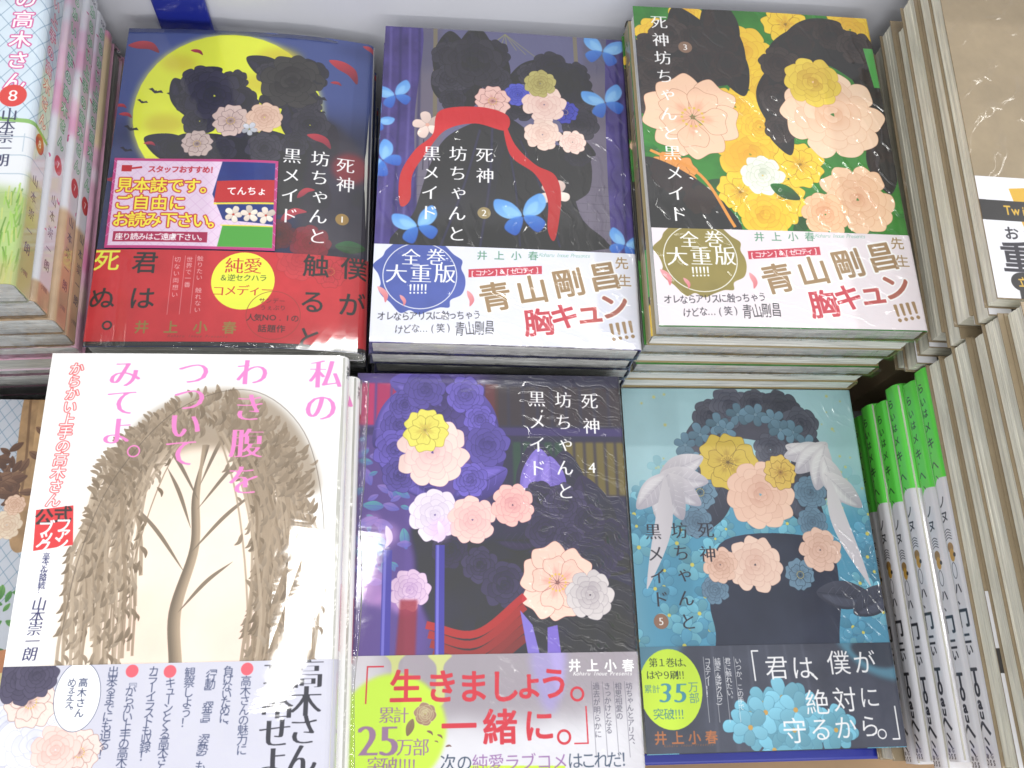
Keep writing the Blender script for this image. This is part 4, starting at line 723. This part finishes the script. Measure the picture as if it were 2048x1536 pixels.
def spine_text(p, col, no):
    x = 134.5; p.text('からかい上手の高木さん', (x, 10), (x, 100), 7, (240, 240, 244), .01, outline=(col, .075)); p.disc((x, 112), 4.2, (206, 44, 44), ry=4.6); p.glyph(no, (x, 112), 5.2, WHITE, .005, 'm'); p.text('山本崇一朗', (x, 130), (x, 162), 5.6, (60, 56, 84), .004, 'm'); p.text('小学館', (x-2, 173), (x+2, 173), 2.6, (110, 100, 90), .01)
def art_seven(k):
    p = Print(W+16, H, (222, 224, 232), s=5.0, mottle=.05, seed=70+k); q = random.Random(k)
    for i in range(26): p.disc((q.uniform(100, 144), q.uniform(20, 86)), q.uniform(4, 10), (226, 150, 190) if i % 2 else (234, 196, 214), .5, 3)
    for i in range(14): p.petal((q.uniform(122, 143), q.uniform(5, 150)), q.uniform(1, 2.2), q.uniform(0, 6), (206, 70, 130), (190, 60, 120))
    if k: p.poly([(100, 128), (146, 126), (146, 184), (100, 184)], (196, 160, 118), .9, 2, smooth=False, shade=.15)
    else: p.poly([(100, 172), (146, 172), (146, 184), (100, 184)], (196, 160, 118), .9, 1, smooth=False, shade=.15)
    spine_text(p, (60, 160, 90), '7')
    p.text('SSC', (132.5, 3.5), (136.5, 3.5), 3.4, (60, 60, 80), .02)
    return p
def art_pink():
    p = Print(W+16, H, (226, 170, 196), s=4.0, mottle=.25, seed=81); q = random.Random(2)
    for i in range(60): p.disc((q.uniform(90, 144), q.uniform(0, 182)), q.uniform(3, 9), ((214, 90, 150), (240, 214, 190), (230, 226, 236))[i % 3], .6, 3)
    p.poly([(90, 10), (146, 10), (146, 66), (90, 66)], (224, 206, 150), .8, 3); return p
def art_park():
    p = Print(W+16, H, (196, 202, 214), s=5.0, mottle=.06, seed=91); fence_scene(p, 0, 144, 100, 6)
    p.poly([(95.0, -1.2), (103.3, -2.6), (108.8, 26.2), (108.6, 70.8), (99.8, 73.2), (96.6, 38.9)], (178, 140, 96), shade=.2); p.poly([(102.6, -5.3), (118.6, -5.5), (129.9, 75.7), (109.3, 75.6)], (190, 152, 104), shade=.25); p.line([(98.1, 0.1), (100.9, 36.4), (100.5, 66.0)], 1.2, (120, 86, 56), .8)
    q = random.Random(61)                                  # the pictured figure is left out: brown foliage and a pale bloom
    for i in range(60): c = (93.0, 42.7); p.leaf((c[0]+q.gauss(0, 6), c[1]+q.gauss(0, 9)), q.uniform(2.5, 5), q.uniform(0, 6), (126, 88, 66) if i % 3 else (158, 116, 86), (84, 56, 42))
    p.rose((96.9, 63.6), 7, (244, 226, 200), (206, 160, 130), 4); p.rose((99.0, 53.8), 5, (244, 210, 184), (196, 140, 110), 8)
    q = random.Random(6)
    for i in range(90): p.leaf((q.uniform(80, 128), q.uniform(92, 130)), q.uniform(2, 4), q.uniform(0, 6), ((96, 160, 80), (130, 186, 90), (60, 110, 60))[i % 3], (60, 120, 60))
    p.poly([(70, 128), (144, 118), (144, 134), (70, 144)], (196, 128, 80), shade=.15); p.poly([(70, 142), (144, 132), (144, 184), (70, 184)], (214, 200, 140), shade=.2)
    for i in range(5): p.disc((q.uniform(95, 118), q.uniform(140, 170)), 4, (146, 120, 190), .7, 1)
    return p
def art_green():
    """spine only: it is turned head towards the viewer, so the column runs away from the lens"""
    p = Print(W+16, H, (238, 236, 242), s=5.0, mottle=.03); G = (98, 240, 70)
    p.poly([(100, 123), (128, 127), (134, 127.5), (140, 122), (146, 119), (146, 190), (100, 190)], G, smooth=False); x = 134.2; K = (50, 48, 60)
    def up(ch, d, z, col=K, w=.008, st='g'): p.glyph(ch, (x, 182-d), z*1.22, col, w+.012, st, rot=math.pi)
    for ch, d, z in (('ら', 9, 4.4), ('い', 16, 4), ('は', 22, 4), ('メ', 29, 4.4), ('キ', 37, 5), ('゛', 43, 3), ('へ', 48, 5), ('ヽ', 54, 3.4)): up(ch, d, z, (50, 90, 50))
    up('ノ', 66, 5); up('ヌ', 73, 5)
    for i in range(4): p.line([(x-2.6, 182-80-i*1.3), (x, 182-79-i*1.3), (x+2.6, 182-80-i*1.3)], .35, K)
    p.disc((x, 182-87.5), 2.4, (170, 130, 70)); p.disc((x-.4, 182-91), 1.9, (214, 160, 40), ry=3); p.disc((x-2.2, 182-91), 1, (60, 60, 60)); p.ring((x, 182-98), 1.7, .3, K, 1, ry=3.6)
    for ch, d, z, w in (('ハ', 106, 4.4, .02), ('、', 111, 4, .03), ('冂', 119, 7, .04), ('ニ', 128, 5, .03), ('い', 133, 4.4, .02), ('T', 144, 7, .03), ('0', 150, 6.6, .03), ('a', 155.5, 6, .03), ('u', 160, 5, .03), ('へ', 165.5, 7, .03), ('ヽ', 171, 5, .03), ('ヽ', 174.5, 5, .03)): up(ch, d, z, K, w)
    p.text('SSC', (x-2.4, 2.2), (x+2.4, 2.2), 3, K, .02); p.text('少年', (x-1.6, 4.8), (x+1.6, 4.8), 2.4, K, .02)
    return p
def art_kraft():
    p = Print(W+16, H, (158, 140, 110), s=4.0, mottle=.12, seed=101); p.wash(2, .05, 8); return p
def obi_kraft(mark=True):
    p = Print(W+16, 62, (240, 240, 244), s=4.0, y0=120)
    return p
def obi_twi():
    p = Print(W+16, 57, (236, 236, 242), y0=121, s=6.0)
    a = (14.7, 127.7); b = (12.2, 181.5); p.poly([a, (a[0]+30, a[1]-3), (b[0]+30, 186), (b[0]+3, 186), (a[0]+4, a[1]+22)], (226, 176, 30), smooth=False)
    y = (6.4, 133.9)[1]; y2 = (5.2, 144.0)[1]; p.poly([(-3, y), (60, y+.6), (60, y2+.6), (-3, y2)], (54, 48, 52), smooth=False)
    c = (12.2, 138.8); p.text('Twitter', c, (c[0]+22, c[1]), 6.6, (226, 180, 40), .02, sx=.8)
    c = (11.9, 150.2); p.text('おか', c, (c[0]+9, c[1]), 7, (54, 50, 60), .02)
    c = (12.8, 161.9); p.glyph('重', c, 16, (54, 50, 60), .03)
    c = (12.8, 173.8); p.disc(c, 5.5, (54, 48, 52), ry=4.6); p.poly([(c[0], c[1]-4.6), (c[0]+20, c[1]-4.6), (c[0]+20, c[1]+4.6), (c[0], c[1]+4.6)], (54, 48, 52), smooth=False); p.glyph('立', c, 5, (226, 180, 40), .02)
    return p

# ------------------------------------------------------------------ setting
TABLE = -0.505
M['table'] = plain('table_laminate', (.62, .63, .66), .35, .3, .03, 12)
M['wall'] = plain('white_panel', (.72, .73, .80), .4, .25, .02, 9, .05)
M['blue'] = plain('blue_enamel', (.018, .03, .32), .3, .6, .08, 18, .05)
M['wood'] = plain('drawer_wood', (.42, .27, .15), .5, .2, .25, 14)
V, F = box_vf(-.62, .75, -.021, .356, TABLE-.018, TABLE-.0004); tag(link('shelf_board', V, F, M['table']), kind='structure')
V, F = box_vf(-.62, .75, .356, .371, TABLE-.4, -.16); tag(link('back_wall', V, F, M['wall']), kind='structure')
V, F = box_vf(-1.2, 1.3, -.7, .39, -.705, -.70); tag(link('floor', V, F, M['wood']), kind='structure')
V, F = [], []
for (a, b, c, d) in ((-.62, .75, -.0275, -.0212),): box_vf(a, b, c, d, TABLE-.02, TABLE+.012, V, F)
o = link('shelf_edge_trim', V, F, M['blue']); tag(o, kind='structure')
bv = o.modifiers.new('b', 'BEVEL'); bv.width = .0015; bv.segments = 3
V, F = box_vf(-.1455, -.1175, .3525, .3558, TABLE, -.165); o = link('wall_strip', V, F, M['blue']); tag(o, kind='structure')
bv = o.modifiers.new('b', 'BEVEL'); bv.width = .0012; bv.segments = 2

# ------------------------------------------------------------------ paper, film
M['pages_film'] = paper_edge('page_edges_wrapped', (.84, .84, .82), .35, .9)
M['pages_grey'] = paper_edge('page_edges_grey', (.5, .5, .46), .5, .3)
M['pages_cream'] = paper_edge('page_edges_cream', (.86, .84, .72), .5, .2)
M['film'] = film_material('film_wrap', gain=.9, strength=.9); M['film_clear'] = film_material('film_bag', .06, .7, (60, 90, 60), .2, .3, 1.4)
M['film_crinkle'] = film_material('film_crinkle', .06, .5, (70, 260, 70), -.5, .05)
def film_sheet(root, fn, nu, nv, mat, name='shrink_wrap'):
    V = [tuple(c*MM for c in fn(i/nu, j/nv)) for j in range(nv+1) for i in range(nu+1)]
    F = [(j*(nu+1)+i, j*(nu+1)+i+1, (j+1)*(nu+1)+i+1, (j+1)*(nu+1)+i) for j in range(nv) for i in range(nu)]
    return link(name, V, F, mat, root, smooth=True)
def front_film(root, warp, t, seed, amp=.8):
    """crumpled film drawn over the tail end of a wrapped book"""
    q = np.random.default_rng(seed); n1 = fbm(40, 240, 16, seed); n2 = fbm(40, 240, 5, seed+5)
    def fn(u, v):
        x = -W/2-.4+(W+.8)*u; k = math.sin(math.pi*min(1, max(0, v))); a = n1[int(v*39), int(u*239)]-.5; b = n2[int(v*39), int(u*239)]-.5
        X, Y, Z = warp(x, -H/2-.25-amp*(.5+k)-(a*2.2+b*1.1)*amp, .15+(t-.3)*v); return (X, Y, Z)
    return film_sheet(root, fn, 110, 8, M['film'])

PR = {}
PR['one'] = printed('cover_moon_night', art_one(), 1.0, .05, wrinkle=(26, 9, 20), rot=-.2, strength=.12)
PR['one_band'] = printed('band_red', obi_one(), 1.0, .05, wrinkle=(26, 9, 20), rot=-.2, strength=.12)
PR['two'] = printed('cover_butterflies', art_two(), 1.0, .08, wrinkle=(70, 9, 30), rot=.1, strength=.3, creases=(-.09, -.07, 1.35, .007, .22))
PR['two_band'] = printed('band_white_blue_splash', obi_reprint((78, 96, 178), (228, 230, 244)), 1.0, .08, wrinkle=(40, 12, 30), rot=.1, strength=.2, creases=(-.09, -.07, .5, .010, .2))
PR['three'] = printed('cover_yellow_roses', art_three(), 1.0, .08, wrinkle=(60, 9, 30), rot=.15, strength=.3, creases=(-.09, -.07, 1.2, .008, .22))
PR['three_band'] = printed('band_white_olive_splash', obi_reprint((150, 136, 70), (236, 226, 232)), 1.0, .08, wrinkle=(40, 12, 30), rot=.1, strength=.2, creases=(-.09, -.07, .5, .010, .2))
PR['four'] = printed('cover_candles', art_four(), 1.0, .05, wrinkle=(24, 70, 30), rot=.5, strength=.22, creases=(.012, .045, .45, .0055, .7))
PR['four_band'] = printed('band_red_lettering', obi_four(), 1.0, .05, wrinkle=(24, 60, 30), rot=.7, strength=.25, creases=(-.01, .045, .7, .004, .9))
PR['five'] = printed('cover_blue_flowers', art_five(), 1.0, .12, wrinkle=(40, 7, 20), rot=0, strength=.14, creases=(.03, .062, .9, .006, .3))
PR['five_band'] = printed('band_dark_blue_flowers', obi_five(), 1.0, .12, wrinkle=(40, 10, 20), rot=0, strength=.12)
PR['fan'] = printed('cover_watercolour_wreath', art_fan(), 1.0, .035, wrinkle=(14, 50, 20), rot=.1, strength=.28)
PR['fan_band'] = printed('band_lavender', obi_fan(), 1.0, .035, wrinkle=(14, 50, 20), rot=.1, strength=.28)
PR['eight'] = printed('cover_fence', art_eight(), 1.0, .08, strength=.15)
PR['seven'] = printed('cover_blossom', art_seven(0), 1.0, .1, wrinkle=(40, 6, 90), strength=.2); PR['seven_b'] = printed('cover_blossom_tan', art_seven(1), 1.0, .1, wrinkle=(40, 6, 90), strength=.2)
PR['pink'] = printed('cover_pink', art_pink(), 1.0, .1)
PR['park'] = printed('cover_park', art_park(), 1.0, .08, strength=.15)
PR['green'] = printed('cover_green_spine', art_green(), 1.0, .1, wrinkle=(90, 20, 200), strength=.3)
PR['kraft'] = printed('cover_kraft', art_kraft(), .8, .15, wrinkle=(40, 16, 20), rot=-.8, strength=.3, creases=(-.09, -.07, -.9, .012, .3))
PR['twi_band'] = printed('band_yellow_black', obi_twi(), 1.0, .1)

ORD = ['top', 'second', 'third', 'fourth', 'fifth', 'sixth', 'seventh', 'eighth', 'ninth', 'tenth', 'eleventh', 'twelfth', 'thirteenth', 'fourteenth']
def stack(cx, cy, ztop, rz, ts, spec, where, group, jx=.0008, seed=1, lean=(0, 0)):
    """books lying one on another from the shelf up; spec(i) gives make_book's arguments for the i-th from the top"""
    q = random.Random(seed); z = ztop; made = []
    for i, t in enumerate(ts):
        z -= t*MM; kw = spec(i); lab = kw.pop('label', None) or '%s book down in the stack of %s' % (ORD[i], where)
        turn = kw.pop('turn', 0); dx = kw.pop('dx', 0); dy = kw.pop('dy', 0); film = kw.pop('film', False)
        b, warp = make_book(t, label=lab, group=group, seed=seed*20+i, **kw)
        if film: front_film(b, warp, t, seed*31+i)
        j = 0 if i == 0 else 1
        place(b, cx+lean[0]*i+dx*MM+j*q.uniform(-jx, jx), cy+lean[1]*i+dy*MM+j*q.uniform(-jx, jx), z+.00002*0, rz+turn+j*q.uniform(-.25, .25)); made.append((b, warp))
    return made
def fit(ztop, n): return [((ztop-TABLE)*1000-.02*n)/n]*n
G = 'wrapped comic books stacked on the shelf'

# back row ----------------------------------------------------------
def s1(i):
    if i == 0: return dict(cover=PR['one'], obi=PR['one_band'], obi_h=50.2, droop=5.5, bulge=1.6, r=3.5, pages='pages_grey', label='comic with a yellow moon, red band and small pink notice sticker')
    return dict(cover=PR['one'], pages='pages_grey', film=True, dy=3-i*.3, dx=-.5)
st1 = stack(-.0936, .2532, -.3995, .35, fit(-.3995, 7), s1, 'moon covers at the back left', G, seed=1)
b, warp = st1[0]; t1 = b['t']
def on_cover(name, pr, x0, x1, y0, y1, skew, lift, th=.12, coat=.4, nx=14):
    """a flat print lying on the first book: corners bent to its cover"""
    mat = printed(name, pr, coat, .12, strength=.05); V, F, U = [], [], []
    for k in (0, 1):
        for j in range(9):
            for i in range(nx+1):
                u, v = i/nx, j/8; x = x0+(x1-x0)*u+skew[0]*(v-.5); y = y0+(y1-y0)*v+skew[1]*(u-.5); X, Y, Z = warp(x, y, t1); V.append((X*MM, Y*MM, (Z+lift-th*k)*MM)); U.append((u, v))
    n = 9*(nx+1)
    for j in range(8):
        for i in range(nx):
            a = j*(nx+1)+i; F += [(a, a+1, a+nx+2, a+nx+1), (n+a, n+a+nx+1, n+a+nx+2, n+a+1)]
    for i in range(nx): F += [(i, n+i, n+i+1, i+1), (8*(nx+1)+i, 8*(nx+1)+i+1, n+8*(nx+1)+i+1, n+8*(nx+1)+i)]
    for j in range(8): F += [(j*(nx+1), (j+1)*(nx+1), n+(j+1)*(nx+1), n+j*(nx+1)), (j*(nx+1)+nx, n+j*(nx+1)+nx, n+(j+1)*(nx+1)+nx, (j+1)*(nx+1)+nx)]
    return V, F, U, mat
V, F, U, mt = on_cover('notice_print', sticker_art(), -61.0, 19.0, -40.2, 10.4, (-1.2, 0), .75, .15)
o = link('notice_sticker', V, F, mt, b, U)
# loose clear bag round the sample copy
def bag_top(u, v):
    x = -W/2-1.5+(W*.86)*u; y = H/2-3+8.5*v*(1-.55*u); X, Y, Z = warp(max(-63, min(63, x)), y, t1); return (x, Y, Z+.5+.8*math.sin(u*17)*v*.4+.5*math.sin(u*41+v*3)*v-1.2*v*v)
film_sheet(b, bag_top, 90, 6, M['film_clear'], 'clear_bag_flap')
nb = fbm(60, 200, 20, 77); nb2 = fbm(60, 200, 6, 78)
def bag_tail(u, v):
    x = -W/2+1+(W-1)*u; y = -H/2+2-7*v; X, Y, Z = warp(max(-63, min(63, x)), y, t1); k = math.exp(-((u-.47)/.16)**2); n = (nb[int(v*59), int(u*199)]-.5)*5+(nb2[int(v*59), int(u*199)]-.5)*3
    return (x, Y, Z+.6+n*k*(v*.8+.3)-5*v*v)
film_sheet(b, bag_tail, 140, 14, M['film_crinkle'], 'clear_bag_tail')

def s2(i):
    d = dict(cover=PR['two'], film=i < 4, r=1.6)
    if i == 0: d.update(obi=PR['two_band'], obi_h=51.4, bulge=.5, label='wrapped comic with blue butterflies, its white band marked with a blue splash')
    else: d.update(dy=(0, -.6, .4, -.4, .5, 0, .2, 0, 0)[i], dx=(0, -.4, .3, .5, 0, 0, 0, 0, 0)[i])
    return d
st2 = stack(.0393, .2515, -.3878, -.86, fit(-.3878, 9), s2, 'butterfly covers', G, seed=2)
def s3(i):
    d = dict(cover=PR['three'], film=i < 6, r=1.6)
    if i == 0: d.update(obi=PR['three_band'], obi_h=50.6, bulge=.5, label='wrapped comic with yellow roses, its white band marked with an olive splash')
    elif i % 2: d.update(turn=180, dx=-.3)
    return d
st3 = stack(.169, .2532, -.3651, -.09, fit(-.3651, 12), s3, 'yellow rose covers', G, seed=3, lean=(-.0002, 0))

# front row ---------------------------------------------------------
def s4(i):
    d = dict(cover=PR['four'], r=1.8)
    if i == 0: d.update(obi=PR['four_band'], obi_h=51.3, bulge=.3, label='crinkled wrapped comic with blue candles and big red lettering')
    return d
st4 = stack(.0316, .0637, -.4101, 0, fit(-.4101, 7), s4, 'candle covers', G, seed=4)
b, warp = st4[0]; t4 = b['t']; na = fbm(300, 120, 60, 31, 2); nc = fbm(300, 120, 30, 32, 2)
def edge_roll(u, v):                                    # the film bridges the left edge of the cover in a soft roll
    a = math.pi*(.15+.85*u); y = -89+176*v; X, Y, Z = warp(-60.6, y, t4); r = 1.5+na[int(v*299), 50]*1.6
    return (-60.9-r*math.cos(math.pi-a)+(na[int(v*299), 10]-.5)*2, y, Z-.35+r*.75*math.sin(a))
film_sheet(b, edge_roll, 10, 120, M['film_clear'], 'shrink_wrap_fold')
def s5(i):
    d = dict(cover=PR['five'], r=1.6)
    if i == 0: d.update(obi=PR['five_band'], obi_h=48.5, bulge=.6, label='wrapped comic with pale blue flowers and a dark band, lowest stack at the front right')
    return d
st5 = stack(.1688, .0708, -.4462, .2, fit(-.4462, 4), s5, 'blue flower covers', G, seed=5)
def sf(i):
    d = dict(cover=PR['fan'], r=5.0, pages='pages_grey')
    if i == 0: d.update(obi=PR['fan_band'], obi_h=50.6, bulge=.8, label='white guide book with pink lettering and a brown watercolour, at the front left')
    elif i == 1: d.update(dx=4.6, dy=-3.4, label='white book just beneath the pink-lettered guide book, its spine showing on the right')
    else: d.update(dx=.5)
    return d
stf = stack(-.0981, .0614, -.3832, .41, fit(-.3832, 8), sf, 'white guide books', G, seed=6)
def sm(i):
    d = dict(cover=PR['park'])
    if i == 0: d.update(label='fence and tree trunk comic half hidden under the white guide book', bulge=.3)
    return d
stm = stack(-.232, .062, -.45, 0, fit(-.45, 4), sm, 'fence and tree covers', G, seed=7)

# stack at the back left ---------------------------------------------
LN = {0: ('eight', 'comic with a pale blue wire fence cover and a red 8', 0, 0), 1: ('seven', 'glossy pale spine right under the fence cover book', 0, 1.5),
      2: ('seven_b', 'third book from the top of the left-hand stack, green spine lettering over a tan foot', .4, -.8), 3: ('seven_b', 'fourth book of the left-hand stack, lowest one with green spine lettering', 0, -1.8), 4: ('pink', 'pink mottled spine low in the left-hand stack', 0, -3.4), 5: ('pink', 'book with a grey page edge beside the moon cover', 0, -4.5)}
def sl(i):
    c, lab, dx, dy = LN.get(i, ('pink', None, 0, -3))
    d = dict(cover=PR[c], r=3.4, label=lab, dx=dx, dy=dy, film=True, pages='pages_film')
    if i == 0: d.update(bulge=.4)
    if i == 5: d.update(turn=180, pages='pages_grey')
    return d
TL = [18, 17, 16, 14.5, 9.5, 14]; TL += [((-.336-TABLE)*1000-sum(TL)-.1)/5]*5
stl = stack(-.2305, .250, -.336, 3, TL, sl, 'fence and blossom books at the left edge', G, seed=8, lean=(.0005, .0008))

# order slips poking out under two stacks ------------------------------
def slip(x, y, z, label, wd=26, ang=0, lettering=True):
    p = Print(wd, 20, (206, 220, 230)); 
    if lettering: p.text('小学館', (wd/2-6, 15.5), (wd/2+6, 15.5), 5, (60, 76, 110), .012)
    m = printed('slip_print', p, .6, .1); V, F, U = [], [], []; pts = [(-wd/2, 20), (wd/2, 20), (wd/2, 2.5), (wd/2-2.5, 0), (-wd/2+2.5, 0), (-wd/2, 2.5)]
    if not lettering: pts = [(-wd/2, 20)]+[(wd/2, 20)]+[(wd/2*math.cos(a), 8-8*math.sin(a)) for a in np.linspace(0, math.pi, 13)]
    n = len(pts)
    for k in (0, -.15): V += [(a*MM, b_*MM, k*MM) for a, b_ in pts]; U += [(a/wd+.5, b_/20) for a, b_ in pts]
    F = [tuple(range(n))[::-1], tuple(range(n, 2*n))]+[(i, (i+1) % n, n+(i+1) % n, n+i) for i in range(n)]
    o = link('order_slip', V, F, m, None, U); place(o, x, y, z, ang); tag(o, label, 'paper slip'); return o
b2 = st1[1][0]; slip(-.1065, .1562, b2.location.z+b2['t']*MM+.00012, 'small pale blue paper slip with three printed characters, poking out below the moon cover')
slip(-.215, .168, -.462, 'rounded pale blue paper slip poking out low at the left edge', 22, 0, False)

# stacks on the right ---------------------------------------------------
def sk(i):
    d = dict(cover=PR['kraft'], pages='pages_cream', r=1.4, dx=(0, .6, -1.2, 1.4, -.4, .8, -1, 0, 0)[i], dy=(0, -3, 1, -5, 2, -1, -6, 0, 0)[i])
    if i == 0: d.update(obi=PR['twi_band'], obi_h=60, bulge=.3, label='brown kraft-coloured book with a yellow, white and black band')
    elif i in (1, 5, 6): d.update(obi=PR['twi_band'], obi_h=60)
    return d
stk = stack(.306, .2475, -.322, -2, [9.4, 10.4, 12.6, 11.2, 12.2, 11.4, 11.6, 11.6], sk, 'kraft-coloured books at the back right', 'kraft-coloured books with cream page edges', seed=9, lean=(.0002, .0004))
zb = -.322-sum((9.4, 10.4, 12.6, 11.2, 12.2, 11.4, 11.6, 11.6))*MM
V, F = box_vf(.256, .37, .17, .342, TABLE, zb-.0002); o = link('cardboard_riser', V, F, plain('cardboard', (.35, .25, .15), .8, 0)); tag(o, 'plain cardboard box under the kraft-coloured books at the back right', 'box')
NR, NG = 14, 6
def sr(i):
    if 6 <= i < 12:
        k = i-6; return dict(cover=PR['green'], pages='pages_cream', r=4.6, turn=180, dx=(.6, 2.2, 0, 1.9, .2, 1.7)[k], dy=(0, -1, .5, -2, .3, -1.5)[k], label='%s green and white spine from the top of the front right stack' % ORD[k] if k else 'topmost green and white spine, just under the cream page edges')
    return dict(cover=PR['kraft'], pages='pages_cream', r=1.4, dx=(1, -.6, 1, -.4, .5, 0, 0, 0, 0, 0, 0, 0, -2, -3)[i], obi=PR['twi_band'] if i in (2, 4, 5) else None, obi_h=72, label='%s cream page edge from the top of the front right stack' % ORD[i] if i else 'top brown-covered book of the front right stack')
str_ = stack(.308, .064, -.317, 0, [12.1]*6+[14.4]*6+[((-.317-TABLE)*1000-.1-159)/2]*2, sr, 'the front right', 'green-spined and kraft-coloured books at the front right', seed=10, lean=(-.0002, 0))
